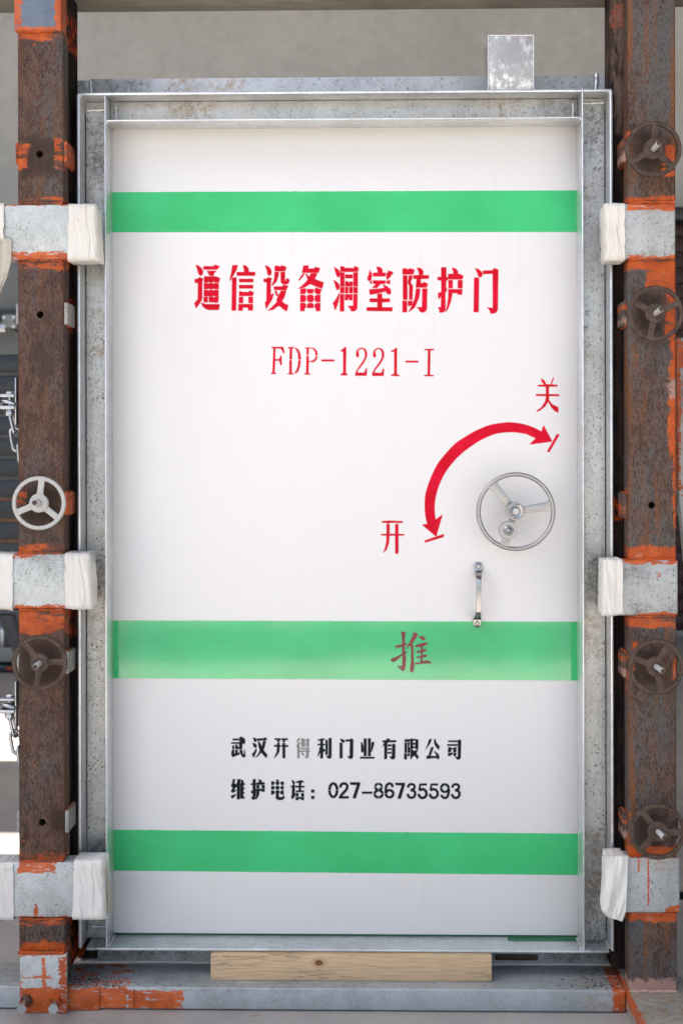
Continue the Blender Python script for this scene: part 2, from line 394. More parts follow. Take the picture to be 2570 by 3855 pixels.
# ------------------------------------------------------------------ background things
YS = 5.2
st = thing('sheet_metal_stack', 'tall blurred stack of dark sheet metal behind the left post', 'metal stack', (AX(60, YS), YS, 0))
zt, zb = AZ(1330, YS), AZ(2200, YS)
k = 11
for i in range(k):
    z1 = zt-(zt-zb)*i/k; z0 = zt-(zt-zb)*(i+1)/k
    o = box('sheet_bundle', AX(-420, YS), AX(215, YS)+random.uniform(-.03, .01), YS, YS+.8, z0+.018, z1, M['dark_metal'], st, .01)
    box('edge_strip', AX(-420, YS), AX(210, YS), YS+.01, YS+.78, z0, z0+.0178, M['rust_strip'] if i > 5 else M['edge_grey'], o, 0)
box('side_board', AX(-420, YS), AX(28, YS), YS-.03, YS-.002, AZ(1248, YS), AZ(1215, YS), M['chrome'], st, .004)
box('gearbox', AX(12, YS-.05), AX(62, YS-.05), YS-.06, YS+.3, AZ(1232, YS), AZ(1182, YS), M['grey_metal'], st, .01)
for dx in (18, 54):
    for dy in (1190, 1224):
        lathe('bolt', (AX(dx, YS-.07), YS-.075, AZ(dy, YS-.07)), [(.012, 0), (.012, .014)], M['steel'], st, 10)
pb = thing('steel_cart', 'blurred grey steel cart frame low behind the left post', 'cart', (AX(60, YS), YS, 0))
box('deck', AX(-420, YS), AX(225, YS), YS-.1, YS+.9, AZ(2495, YS-.1), AZ(2440, YS-.1), M['grey_metal'], pb, .01)
box('lower_rail', AX(-420, YS), AX(225, YS), YS-.05, YS+.85, AZ(2531, YS), AZ(2500, YS), M['dark_metal'], pb, .01)
box('red_reflector', AX(25, YS-.06), AX(60, YS-.06), YS-.07, YS-.052, AZ(2520, YS), AZ(2505, YS), M['weld_orange'], pb, 0)
f = box('frame_post', AX(2, YS-.05), AX(20, YS-.05), YS-.08, YS, AZ(2438, YS), AZ(2362, YS), M['steel'], pb, .005)
box('frame_rail', AX(-420, YS), AX(225, YS), YS-.02, YS+.05, AZ(2374, YS), AZ(2358, YS), M['grey_metal'], pb, .005)
prism('brace', [(AX(8, YS-.3), AZ(2290, YS)), (AX(60, YS-.3), AZ(2290, YS)), (AX(110, YS-.3), AZ(2440, YS)), (AX(72, YS-.3), AZ(2440, YS))], YS-.4, YS-.3, M['dark_metal'], pb)
box('rear_panel', AX(-420, YS+.5), AX(225, YS+.5), YS+.5, YS+.55, AZ(2440, YS), AZ(2200, YS), M['grey_metal'], pb, 0)
# upper wall cabinet / duct on the left and roller shutter on the right
wc = thing('wall_duct', 'pale grey horizontal duct along the wall behind the top left clamp', 'duct', (AX(40, 6.2), 6.2, AZ(1165, 6.2)))
box('duct_body', AX(-500, 6.2), AX(240, 6.2), 6.2, 6.9, AZ(1168, 6.2), AZ(985, 6.2), M['grey_metal'], wc, .02)
box('duct_flange', AX(-500, 6.2), AX(240, 6.2), 6.17, 6.198, AZ(1180, 6.2), AZ(1160, 6.2), M['dark_metal'], wc, 0)
rs = thing('roller_shutter', 'dark red roller shutter in the wall right of the rusty post', 'shutter', (AX(2600, YW), YW, 0))
box('shutter_box', AX(2440, YW-.3), AX(3300, YW-.3), YW-.3, YW-.002, AZ(835, YW-.3), AZ(785, YW-.3), M['dark_metal'], rs, .01)
zt, zb = AZ(838, YW-.1), .06; k = 26
for i in range(k):
    a = zb+(zt-zb)*i/k
    box('slat', AX(2440, YW-.1), AX(3300, YW-.1), YW-.1, YW-.04, a, a+(zt-zb)/k-.012, M['shutter'], rs, .01)
box('bottom_bar', AX(2440, YW-.1), AX(3300, YW-.1), YW-.12, YW-.02, 0.002, .055, M['grey_metal'], rs, .005)

# ------------------------------------------------------------------ support frame (rear portal + base)
sf = thing('support_frame', 'welded steel portal frame with dirty top beam and grey base beam around the door', 'steel frame', (AX(1285, 0), 0, 0))
def shaded_rust(name, patches, a, b):
    n = NT(name); g = n.noise(40, 6, .7, (1.5, 1, .3)); 
    c = n.mix(n.step(g, .4, .62), (.012, .010, .010), (.035, .022, .017))  # shade between posts and frame painted in as near-black rust
    c = n.mix(n.math('MULTIPLY', n.patches(patches, .014, 24, .002), n.step(n.noise(45, 5, .7), .54, .5)), c, (.30, .045, .012))
    c = n.mix(n.math('MULTIPLY', n.patches(PR([(2300, 2340, -60, 520)], -.05), .02, 20, .02), n.step(g, .35, .6)), c, (.17, .12, .095))  # light on the upper right tube painted in as a paler brown
    n.bump(g, .3, .001); return n.set(col=c, rough=.9, spec=.08)
m_rearL = shaded_rust('rear_tube_shaded_rust', PR([(250, 292, 60, 200), (255, 292, 800, 1010), (255, 292, 1130, 1250), (255, 292, 2290, 2400), (255, 292, 3440, 3700), (2300, 2340, 20, 110), (2300, 2340, 1870, 1960)], -.05), .2, .4)
xr0 = AX(264, -.085)
RT = .10
box('rear_post', xr0-RT, xr0, -.085, .02, .075, AZ(-60, 0), m_rearL, sf, .006, 3)
xr1 = AX(2336, -.085)
box('rear_post', xr1-.022+.0, xr1+RT, -.085+.02, .02, .075, AZ(-60, 0), m_rearL, sf, .006, 3)
def beam_mat():
    n = NT('dirty_beam')
    a = n.noise(3, 5, .6, (1, 1, 1)); b = n.noise(40, 6, .7, (.25, 1, 1.3)); 
    c = n.mix(n.step(a, .35, .65), (.16, .145, .11), (.25, .235, .195)); c = n.mix(n.math('MULTIPLY', n.step(b, .45, .65), .55), c, (.10, .085, .065))
    c = n.mix(n.patches(PR([(2285, 2330, 0, 60), (690, 716, 22, 34)], 0), .01, 60, .002), c, ORANGE)
    n.bump(b, .3, .002); return n.set(col=c, rough=.6, metal=.1)
zb_ = AZ(38, .07)
box('top_beam', AX(-200, 0), xr1+RT+.1, -.035, .075, zb_, zb_+.12, beam_mat(), sf, .006, 3)
YG = -.155
m_base = galv_mat('galvanised_base', (.42, .45, .46), orange=PR([(248, 480, 3716, 3815), (480, 690, 3730, 3798), (2306, 2352, 3722, 3822)], YG),
                  dark=PR([(270, 420, 3640, 3735)], YG)+[(AX(560, 0), .08, .35, .006)], stain=PR([(2200, 2320, 3730, 3815)], YG), speck=.25, metal=.3, rough=.45)
zt_b = AZ(3721, YG)
box('base_beam', AX(-260, YG), AX(2353, YG, 3770), YG, .005, .003, zt_b, m_base, sf, .004, 3)
box('joint_plate', AX(251, YG-.004), AX(371, YG-.004), YG-.004, YG-.0005, .0015, zt_b-.001, m_base, sf, .0008)
for px in (500,):
    box('seam', AX(px, YG), AX(px+3, YG), YG-.0015, YG+.001, .01, zt_b-.004, M['weld_orange'], sf, 0)
m_leg = galv_mat('galvanised_leg', (.43, .45, .44), stain=[(AX(2460, -.4), .08, .12, .2)], speck=.3, metal=.3, orange=[(AX(2360, -.2), .05, .012, .02)])
xl = AX(2356, YG, 3770)
bm = bmesh.new(); bm_box(bm, xl, xl+.155, -1.15, .005, .003, zt_b-.001, .004, 3); from_bm('side_leg', bm, m_leg, sf, True)
# weld seam along the leg junction
def bead(name, a, b, r, mat, parent, n=None, seed=0):
    a, b = Vector(a), Vector(b); L = (b-a).length; n = n or max(6, int(L/.004))
    pts = []
    for i in range(n+1):
        t = i/n; q = a.lerp(b, t)
        w_ = Vector((noise.noise((t*L*90, seed, 1)), noise.noise((t*L*90, seed, 5)), noise.noise((t*L*90, seed, 9))))*r*.5
        pts.append(q+w_)
    return tube(name, pts, lambda t: r*(.75+.5*abs(noise.noise((t*L*140, seed, 3)))+.12*math.sin(t*L*900)), mat, parent, 8)
bead('weld_bead', (xl+.001, YG-.001, .01), (xl+.001, YG-.001, zt_b), .003, M['weld_orange'], sf, seed=3)
# grit lying on the base beam
bm = bmesh.new()
rr = random.Random(3)
for i in range(420):
    if i < 190: px, s = rr.gauss(340, 60), 1
    elif i < 330: px, s = rr.gauss(2270, 70), 1
    else: px, s = rr.uniform(300, 2340), .7
    y = rr.uniform(-.145, -.03)
    if i < 190: y = min(-.02, rr.gauss(-.12, .02))
    x = AX(px, -.1, 3680)
    if not (xr0 < x < xl): continue
    r_ = rr.uniform(.0008, .0032)*s
    mt = Matrix.Translation((x, y, zt_b+r_*.45)) @ Matrix.Rotation(rr.uniform(0, 6), 4, 'Z') @ Matrix.Diagonal((1, rr.uniform(.6, 1), .6, 1))
    bmesh.ops.create_icosphere(bm, subdivisions=1, radius=r_, matrix=mt)
o = from_bm('grit', bm, flat('dark_grit', (.05, .05, .055), .8, var=.6, sc=300)); o['kind'] = 'stuff'
tag(o, 'dark weld slag and grit scattered on the base beam', 'grit')

# pale strip lying behind the sill
zs = AZ(3622, .03)
o = box('pale_strip', AX(300, .03), AX(2290, .03), .022, .05, zs-.002, zs+.002, flat('pale_strip_paint', (.72, .70, .66), .6), None, .001)
tag(o, 'thin pale strip running under the bottom of the door frame', 'strip')

# wood
wd = pbox('wood_block', 793, 1850, 3583, 3699, -.108, -.03, M['wood'], None, .0015, pyr=3640)
wd.data.transform(Matrix.Translation((0, 0, 0)))
tag(wd, 'knotty pine timber block under the middle of the door', 'timber')
_zb = min(v.co.z for v in wd.data.vertices); _zt = max(v.co.z for v in wd.data.vertices)
for v in wd.data.vertices:
    if v.co.z < _zb+.01: v.co.z += (zt_b+.0006-_zb)
    else: v.co.z += AZ(3583, -.087)-.0008-_zt

# ------------------------------------------------------------------ door frame
YFL, YWB = -.087, -.024
fr = thing('door_frame', 'galvanised steel door frame with raised flanges and stained webs', 'door frame', (AX(1300, 0), 0, AZ(3583, YFL)))
GS = dict(metal=.5, rough=.4)
m_webL = galv_mat('galvanised_web', (.70, .70, .66), stain=PR([(330, 402, 450, 780), (350, 405, 1150, 1330), (340, 402, 2000, 2450), (2190, 2230, 690, 860), (2200, 2240, 2280, 2460), (2210, 2280, 3140, 3360), (2190, 2210, 1280, 1360)], YWB),
    dark=PR([(325, 400, 480, 640), (325, 400, 3180, 3260), (325, 400, 3440, 3580), (2205, 2280, 3340, 3560), (2200, 2275, 400, 560), (2200, 2280, 2080, 2280)], YWB), speck=.95, brush=True, **GS)
m_webT = galv_mat('galvanised_lintel', (.62, .62, .59), stain=PR([(640, 800, 380, 450), (1840, 1960, 380, 450), (640, 900, 295, 345)], YWB),
    dark=PR([(380, 560, 297, 345), (2040, 2170, 378, 440)], YWB), speck=.7, **GS)
m_fl = galv_mat('galvanised_flange', (.78, .80, .82), speck=.22, metal=.72, rough=.28)
m_fld = galv_mat('galvanised_sill', (.60, .63, .64), speck=.25, metal=.55, rough=.36, dark=PR([(330, 400, 3520, 3590), (2210, 2290, 3530, 3600)], YFL))
ztop, zbot = AZ(340, YFL), AZ(3583, YFL)
xoL0, xoL1 = AX(292, YFL), AX(305, YFL); xiL0, xiL1 = AX(396.5, YFL), AX(402, YFL)
xiR0, xiR1 = AX(2190, YFL), AX(2198, YFL); xoR0, xoR1 = AX(2295, YFL), AX(2308, YFL)
zt0 = AZ(352, YFL); zi1, zi0 = AZ(445, YFL), AZ(450.5, YFL); zb1 = AZ(3571, YFL)
YBK = .03
box('web', xoL1+.0005, xiL0-.0005, YWB, YWB+.006, zb1+.001, zt0-.001, m_webL, fr, .0006)
box('web', xiR1+.0005, xoR0-.0005, YWB, YWB+.006, zb1+.001, zt0-.001, m_webL, fr, .0006)
box('lintel_web', xiL1+.001, xiR0-.001, YWB, YWB+.006, zi1+.001, zt0-.001, m_webT, fr, .0006)
box('outer_flange', xoL0, xoL1, YFL, YBK, zbot+.004, ztop-.003, m_fl, fr, .003, 3)
box('outer_flange', xoR0, xoR1, YFL, YBK, zbot+.004, ztop-.003, m_fl, fr, .003, 3)
box('outer_flange', xoL0+.002, xoR1-.002, YFL+.0015, YBK-.002, zt0, ztop, m_fl, fr, .003, 3)
box('inner_flange', xiL0, xiL1, YFL-.002, YBK-.004, zb1-.0045, zt0-.0006, m_fl, fr, .0015, 2)
box('inner_flange', xiR0, xiR1, YFL-.002, YBK-.004, zb1-.0045, ztop+.0005, m_fl, fr, .0025, 3)
box('inner_flange', xiL1+.0006, xiR0-.0006, YFL, YBK-.005, zi0, zi1, m_fl, fr, .0015, 2)
box('sill_flange', xoL0+.02, xoR1-.012, YFL-.004, YBK, zbot, zb1, m_fld, fr, .0035, 3)
# dark strips painting in the shade where web plates meet flanges
for a, b in ((xoL1+.0005, xoL1+.0022), (xoR0-.0022, xoR0-.0005)):
    box('gap_shade_strip', a, b, YWB-.0008, YWB-.0001, zb1+.02, zt0-.03, M['dark'], fr, 0)
# dark green paint spilled on the sill under the door's lower right edge
box('green_paint_strip', AX(1908, -.02), xiR0-.006, -.028, -.002, zb1+.0003, zb1+.0012, flat('dark_green_paint', (.012, .13, .05), .35, var=.5, sc=60), fr, 0)
# back plates (embedded frame) above and below
m_back = galv_mat('galvanised_back_plate', (.55, .56, .56), stain=PR([(640, 900, 285, 345)], 0), dark=PR([(385, 540, 285, 345), (280, 330, 285, 345), (330, 700, 3585, 3625), (2050, 2300, 3590, 3640)], 0), speck=.8, **GS)
zk = AZ(290, .035)
box('back_plate', AX(345, .035), AX(2236, .035), .035, .06, ztop-.09, zk, m_back, fr, .001)
box('back_plate', AX(270, .037), AX(343, .037), .037, .065, ztop-.09, zk-.003, m_back, fr, .001)
box('back_plate', AX(2238, .037), AX(2322, .037), .037, .065, ztop-.09, zk+.003, m_back, fr, .001)
zq = AZ(3620, .03)
box('back_plate', AX(365, .032), AX(2270, .032), .032, .055, zq, zbot+.09, m_back, fr, .001)
box('back_plate', AX(290, .034), AX(362, .034), .034, .06, zq+.003, zbot+.09, m_rearL, fr, .001)
box('back_plate', AX(2272, .034), AX(2312, .034), .034, .06, zq-.003, zbot+.09, m_back, fr, .001)
box('gasket', AX(1860, .028), AX(2020, .028), .024, .031, AZ(3611, .028), AZ(3590, .028), M['rust'], fr, .002)
# silver welds
Wd = M['weld_silver']
def blob(parent, a, b, r, seed): bead('weld_bead', a, b, r, Wd, parent, seed=seed)
blob(fr, (xoL1+.004, YWB-.002, zt0-.022), (xiL0-.003, YWB-.002, zt0-.022), .005, 1)
blob(fr, (xiR1+.002, YWB-.002, zt0-.014), (xoR0-.003, YWB-.002, zt0-.012), .004, 2)
blob(fr, (xiL1+.014, YWB-.001, zt0-.012), (xiL1+.014, YWB-.001, zi1+.006), .0045, 4)
blob(fr, (xiR0-.012, YWB-.001, zt0-.012), (xiR0-.012, YWB-.001, zi1+.004), .0045, 5)
blob(fr, (xiL1+.002, YFL+.004, zi0-.002), (xiL1+.002, YBK-.02, zi0-.002), .004, 6)
blob(fr, (xiR0-.002, YFL+.004, zi0-.002), (xiR0-.002, YBK-.02, zi0-.002), .004, 7)
blob(fr, (xoL1+.001, YFL+.006, zt0-.001), (xoL1+.001, YWB, zt0-.001), .0035, 8)
blob(fr, (xoR0-.001, YFL+.006, zt0-.001), (xoR0-.001, YWB, zt0-.001), .004, 9)
blob(fr, (xiL1+.003, YFL+.008, zb1+.001), (xiL1+.003, -.01, zb1+.001), .005, 10)
blob(fr, (xiR0-.003, YFL+.008, zb1+.001), (xiR0-.003, -.01, zb1+.001), .005, 12)
blob(fr, (xiL0-.05, YWB-.001, zb1+.03), (xiL0-.008, YWB-.001, zb1+.03), .003, 13)
blob(fr, (AX(2244, .03), .033, ztop+.004), (AX(2248, .03), .033, zk+.003), .006, 14)
blob(fr, (AX(344, .03), .034, ztop+.004), (AX(344, .03), .034, zk-.006), .004, 15)
blob(fr, (xoR0-.003, YFL+.01, zb1+.003), (xoR0-.003, -.03, zb1+.003), .005, 16)
# lug box on top
lb = pbox('lifting_box', 1837, 2007, 133, 345, -.05, .07, galv_mat('silver_sprayed_box', (.43, .415, .40), speck=.2, metal=.55, rough=.3, pale=PR([(1838, 2008, 300, 340), (1980, 2008, 160, 250), (1838, 2008, 130, 146), (1838, 1848, 130, 300), (1890, 1900, 240, 300), (1945, 1955, 250, 300)], -.05)), fr, .002, pyr=240, pxr=1920)
X0, X1, Z1 = AX(1837, -.05, 240), AX(2007, -.05, 240), AZ(133, -.05, 1920)
for nm, a, b in (('weld_bead', (X0, -.05, Z1), (X1, -.05, Z1)), ('weld_bead', (X0, -.05, Z1), (X0, -.05, ztop)), ('weld_bead', (X1, -.05, Z1), (X1, -.05, ztop))):
    bead(nm, a, b, .0025, Wd, lb, seed=int(a[0]*50+b[0]*20))

# ------------------------------------------------------------------ door leaf
dr = thing('protective_door', 'white steel door with green stripes, red stencilled writing and a handwheel', 'door', (AX(1300, 0), 0, AZ(3518, 0)))
xd0, xd1, zd0, zd1 = AX(424, 0), AX(2176, 0), AZ(3517, 0), AZ(478, 0)
box('panel', xd0, xd1, 0, .028, zd0, zd1, M['door'], dr, .0015)
box('bottom_edge', xd0+.004, xd1-.004, .004, .028, zd0-.006, zd0-.0005, flat('dark_green_edge', (.012, .10, .04), .3), dr, 0)
def stripe(x0, x1, ya, yb, yc, yd, mat, rag):
    rag *= .45
    """ya/yb top at left/right, yc/yd bottom at left/right"""
    bm = bmesh.new(); N = 420; top = []; bot = []; Y = -.0006
    for i in range(N+1):
        t = i/N; px = x0+(x1-x0)*t
        top.append(bm.verts.new(at(px, ya+(yb-ya)*t-abs(noise.noise((i*.9, 1, ya)))*rag-abs(noise.noise((i*.13, 2, ya)))*rag*.8, Y)))
        bot.append(bm.verts.new(at(px, yc+(yd-yc)*t+abs(noise.noise((i*.9, 3, ya)))*rag, Y)))
    for i in range(N): bm.faces.new((bot[i], bot[i+1], top[i+1], top[i]))
    return from_bm('green_stripe', bm, mat, dr)
stripe(424, 2176, 724, 717, 874, 873, M['green'], 4)
s2 = stripe(424, 2176, 2336, 2341, 2553, 2562, M['green_film'], 3)
stripe(424, 2176, 3124, 3139, 3277, 3294, M['green'], 4)
# film edges: slightly darker base film showing at both ends
for a, b in ((424, 447), (2148, 2176)):
    bm = bmesh.new(); bm.faces.new([bm.verts.new(at(x, y, -.0010)) for x, y in ((a, 2553), (b, 2554), (b, 2340), (a, 2338))])
    if a > 1000:
        bm.free(); bm = bmesh.new(); bm.faces.new([bm.verts.new(at(x, y, -.0010)) for x, y in ((a, 2560), (b, 2561), (b, 2343), (a, 2343))])
    from_bm('film_end', bm, M['green'], dr)

# lettering -----------------------------------------------------------------
def rect(x0, y0, x1, y1): return [(x0, y0), (x1, y0), (x1, y1), (x0, y1)]
def cells(x0, x1, y0, y1, nt=(), nb=(), h=7, d=8):
    p = [(x0, y0)]
    for x in nt: p += [(x-h, y0), (x-h*.6, y0+d), (x+h*.6, y0+d), (x+h, y0)]
    p += [(x1, y0), (x1, y1)]
    for x in reversed(nb): p += [(x+h, y1), (x+h*.6, y1-d), (x-h*.6, y1-d), (x-h, y1)]
    p += [(x0, y1)]; return p
def stroke(pts, wd_):
    L, Rr = [], []
    for i, p in enumerate(pts):
        a = Vector(pts[max(0, i-1)]); b = Vector(pts[min(len(pts)-1, i+1)]); t = (b-a).normalized(); n = Vector((-t.y, t.x))*wd_/2
        L.append(tuple(Vector(p)+n)); Rr.append(tuple(Vector(p)-n))
    return L+Rr[::-1]
def ring(cx, cy, rx, ry, wd_, gaps=True, g=.07):
    out = []
    for q in range(4):
        a0 = q*math.pi/2+(g if gaps else 0); a1 = (q+1)*math.pi/2-(g if gaps else 0)
        A = [(cx+rx*math.cos(a0+(a1-a0)*i/6), cy+ry*math.sin(a0+(a1-a0)*i/6)) for i in range(7)]
        B = [(cx+(rx-wd_)*math.cos(a0+(a1-a0)*i/6), cy+(ry-wd_)*math.sin(a0+(a1-a0)*i/6)) for i in range(7)]
        out.append(A+B[::-1])
    return out
def sh(p, dx, dy=0): return [(x+dx, y+dy) for x, y in p]
def smooth_poly(p):
    """cut corners a little, like paint through a stencil"""
    out = []
    n = len(p)
    for i in range(n):
        a, b, c = Vector(p[i-1]), Vector(p[i]), Vector(p[(i+1) % n])
        l1, l2 = (a-b).length, (c-b).length
        k = min(3.0, l1*.3, l2*.3)
        out.append(tuple(b+(a-b).normalized()*k)); out.append(tuple(b+(c-b).normalized()*k))
    return out
def offset(p, d):
    n = len(p); A = sum(p[i][0]*p[(i+1) % n][1]-p[(i+1) % n][0]*p[i][1] for i in range(n)); sg = 1 if A > 0 else -1
    out = []
    for i in range(n):
        a, b, c = Vector(p[i-1]), Vector(p[i]), Vector(p[(i+1) % n])
        e1, e2 = (b-a), (c-b)
        if e1.length < 1e-6 or e2.length < 1e-6: out.append(tuple(b)); continue
        e1.normalize(); e2.normalize()
        n1, n2 = Vector((e1.y, -e1.x))*sg, Vector((e2.y, -e2.x))*sg
        m = n1+n2
        if m.length < .3: m = n1
        m.normalize(); k = min(1.6, 1/max(.4, m.dot(n1)))
        out.append(tuple(b+m*d*k))
    return out
def crom(p, k=4):
    out = []
    for i in range(len(p)-1):
        p0, p1, p2, p3 = (Vector(p[max(0, min(len(p)-1, j))]) for j in (i-1, i, i+1, i+2))
        for q in range(k):
            t = q/k; out.append(tuple(.5*((2*p1)+(p2-p0)*t+(2*p0-5*p1+4*p2-p3)*t*t+(3*p1-p0-3*p2+p3)*t**3)))
    out.append(p[-1]); return out
def fringe(bm, groups, d0, d1, y0, y1):
    i = 0
    for (ox, oy, s, polys) in groups:
        for p in polys:
            q = smooth_poly(p); i += 1; e = (i % 7)*.000012
            A, B = offset(q, d0/s), offset(q, d1/s); n = len(q)
            va = [bm.verts.new(at(ox+x*s, oy+y*s, y0+e)) for x, y in A]; vb = [bm.verts.new(at(ox+x*s, oy+y*s, y1+e*.5)) for x, y in B]
            for k in range(n):
                f = bm.faces.new((va[k], va[(k+1) % n], vb[(k+1) % n], vb[k])); f.normal_update()
                if f.normal.y > 0: f.normal_flip()
def overspray(groups, mat, px, o):
    """thin fringe of paint mist round every stencil opening"""
    bm = bmesh.new(); fringe(bm, groups, 0, px, -.0006, -.0002)
    return from_bm('overspray', bm, mat, o)
def letters(name, groups, mat, Y=-.0011, label=None, parent=None, grow=.5, mist=None):
    bm = bmesh.new()
    for (ox, oy, s, polys) in groups:
        for p in polys:
            vs = [bm.verts.new(at(ox+x*s, oy+y*s, Y)) for x, y in smooth_poly(p)]
            try: f = bm.faces.new(vs)
            except Exception: continue
            f.normal_update()
            if f.normal.y > 0: f.normal_flip()
    bmesh.ops.triangulate(bm, faces=bm.faces)
    fringe(bm, groups, 0, grow, Y, Y+.0003)
    o = from_bm(name, bm, mat, parent or dr)
    if label: o['label'] = label
    if mist: overspray(groups, mist, 2.6, o)
    return o
S1 = 600/1568
TONG = [[(98,126),(120,130),(152,155),(168,185),(165,215),(148,228),(130,220),(120,195),(112,160)],
 [(88,265),(118,262),(128,248),(142,248),(170,262),(160,285),(158,460),(140,495),(100,548),(84,500),(118,462),(120,300),(88,300)],
 [(152,498),(170,502),(200,512),(332,512),(322,565),(230,565),(195,555),(165,530)],
 [(174,138),(272,138),(288,122),(332,138),(308,168),(174,168)],
 [(210,185),(298,182),(275,208),(272,230),(252,232),(232,225)],
 [(180,238),(225,238),(296,238),(335,255),(324,296),(284,296),(280,286),(268,286),(264,297),(231,298),(228,290),(216,290),(212,298),(180,298)],
 cells(178,322,304,362,(222,274),(222,274)), cells(178,320,371,431,(222,274),(274,)), rect(176,438,214,490),
 [(226,436),(264,436),(268,446),(280,446),(284,436),(320,434),(318,485),(300,496),(270,490),(228,488)]]
XIN = [[(458,128),(508,126),(495,175),(440,270),(430,278),(448,200)], [(456,250),(496,248),(492,572),(450,572)],
 [(562,126),(590,132),(612,155),(618,185),(612,194),(680,195),(678,228),(502,228),(502,195),(575,195),(570,160)],
 rect(525,262,660,292), rect(525,323,660,354),
 [(525,386),(545,384),(552,392),(615,392),(628,378),(668,396),(656,428),(524,428)], rect(522,438,562,498), rect(616,438,658,498),
 [(518,510),(658,510),(656,572),(614,570),(610,542),(560,542),(556,572),(516,572)]]
SHE = [[(780,132),(805,136),(830,158),(842,190),(835,218),(818,228),(803,215),(798,180)],
 [(766,262),(796,260),(806,246),(846,258),(834,275),(832,420),(866,402),(845,465),(788,556),(778,490),(792,478),(796,295),(766,290)],
 [(874,134),(908,132),(914,140),(932,140),(942,128),(986,146),(972,184),(874,186)],
 [(872,194),(912,194),(908,230),(888,290),(850,328),(845,325),(862,285),(872,240)],
 [(932,194),(972,194),(972,280),(984,278),(985,262),(1005,258),(1016,275),(1010,300),(990,314),(955,314),(934,295)],
 [(866,338),(945,336),(962,320),(1004,332),(984,372),(866,368)], [(874,376),(886,376),(912,430),(896,432),(880,405)],
 [(934,380),(984,376),(968,440),(942,480),(968,505),(1006,520),(990,578),(960,562),(925,530),(905,528),(860,562),(806,572),(840,545),(895,490),(892,462),(905,435)]]
BEI = [[(1156,132),(1206,130),(1200,162),(1262,160),(1272,144),(1318,158),(1300,200),(1142,200)],
 [(1150,208),(1166,206),(1150,235),(1118,274),(1108,275),(1128,240)], [(1178,208),(1215,245),(1200,268),(1176,215)],
 [(1230,206),(1290,206),(1265,260),(1290,275),(1352,296),(1338,355),(1290,340),(1222,310),(1165,345),(1104,358),(1140,330),(1190,280)],
 [(1126,364),(1140,356),(1178,356),(1180,365),(1180,392),(1165,408),(1124,410)], [(1190,362),(1254,362),(1254,388),(1242,404),(1204,404),(1190,388)],
 [(1266,364),(1275,350),(1335,364),(1325,380),(1320,410),(1285,410),(1266,392)],
 [(1124,420),(1165,420),(1180,432),(1180,472),(1165,488),(1124,488)], [(1204,418),(1242,418),(1256,436),(1256,470),(1242,488),(1204,488),(1190,472),(1190,434)],
 [(1284,420),(1320,420),(1320,488),(1284,488),(1266,472),(1266,434)], [(1124,498),(1165,498),(1180,512),(1178,545),(1166,548),(1164,576),(1124,576)],
 [(1204,500),(1242,500),(1256,520),(1254,546),(1190,546),(1190,520)], [(1284,500),(1320,500),(1318,576),(1278,576),(1276,548),(1266,545),(1266,514)]]
DONG = [[(838,206),(900,235),(980,295),(1015,350),(1018,430),(990,488),(950,490),(915,460),(890,380),(865,280)],
 [(826,590),(900,630),(970,690),(1005,760),(995,830),(960,870),(915,860),(890,800),(865,690)],
 [(990,965),(995,1060),(970,1200),(930,1330),(872,1465),(850,1420),(835,1330),(805,1270),(870,1180),(940,1070)],
 [(1026,185),(1130,185),(1150,230),(1420,235),(1450,175),(1560,225),(1540,335),(1026,335)],
 rect(1026,360,1140,770), rect(1022,790,1140,965), rect(1015,1000,1132,1500), rect(1412,360,1535,765), rect(1412,790,1530,970),
 [(1412,1000),(1525,1000),(1520,1400),(1490,1470),(1430,1500),(1340,1500),(1320,1430),(1240,1350),(1405,1345)],
 rect(1165,425,1390,525), [(1170,625),(1235,620),(1275,665),(1320,625),(1395,640),(1385,765),(1165,765)], rect(1165,790,1255,970), rect(1285,790,1385,970),
 [(1165,1005),(1385,1005),(1380,1175),(1290,1175),(1265,1105),(1240,1175),(1155,1175)]]
SHI = [[(304,148),(330,142),(355,158),(366,180),(360,200),(396,202),(392,235),(270,235),(272,202),(318,200),(315,170)],
 [(238,172),(246,195),(260,205),(252,270),(235,282),(218,272),(218,245),(232,215)], [(242,284),(258,280),(256,308),(242,304)],
 [(404,206),(420,195),(420,180),(468,196),(440,240),(406,272),(402,240)], [(404,280),(440,276),(434,312),(404,305)],
 [(270,278),(392,278),(392,308),(345,310),(308,350),(264,346),(300,312),(270,306)],
 [(234,366),(340,358),(385,350),(368,320),(400,330),(440,360),(448,392),(435,415),(410,408),(395,382),(330,400),(240,416)],
 [(315,408),(358,408),(358,456),(436,456),(434,488),(358,490),(358,542),(460,542),(458,578),(208,574),(210,542),(315,542),(315,488),(238,486),(240,456),(315,456)]]
FANG = [[(562,160),(604,160),(606,172),(632,158),(678,172),(665,215),(562,216)], rect(566,228,606,466),
 [(625,228),(660,230),(638,300),(660,330),(656,466),(626,466),(628,330),(612,300)], rect(561,478,603,588),
 [(614,480),(658,476),(655,515),(632,528),(612,520)],
 [(704,150),(740,158),(764,185),(762,215),(745,225),(818,228),(816,258),(738,260),(738,302),(762,304),(768,292),(808,310),(798,345),(692,345),(700,260),(666,258),(668,228),(725,225),(718,190)],
 [(694,358),(734,358),(720,450),(680,540),(622,586),(650,530),(682,450)],
 [(756,358),(802,358),(798,560),(780,585),(755,592),(728,580),(720,556),(700,542),(752,540)]]
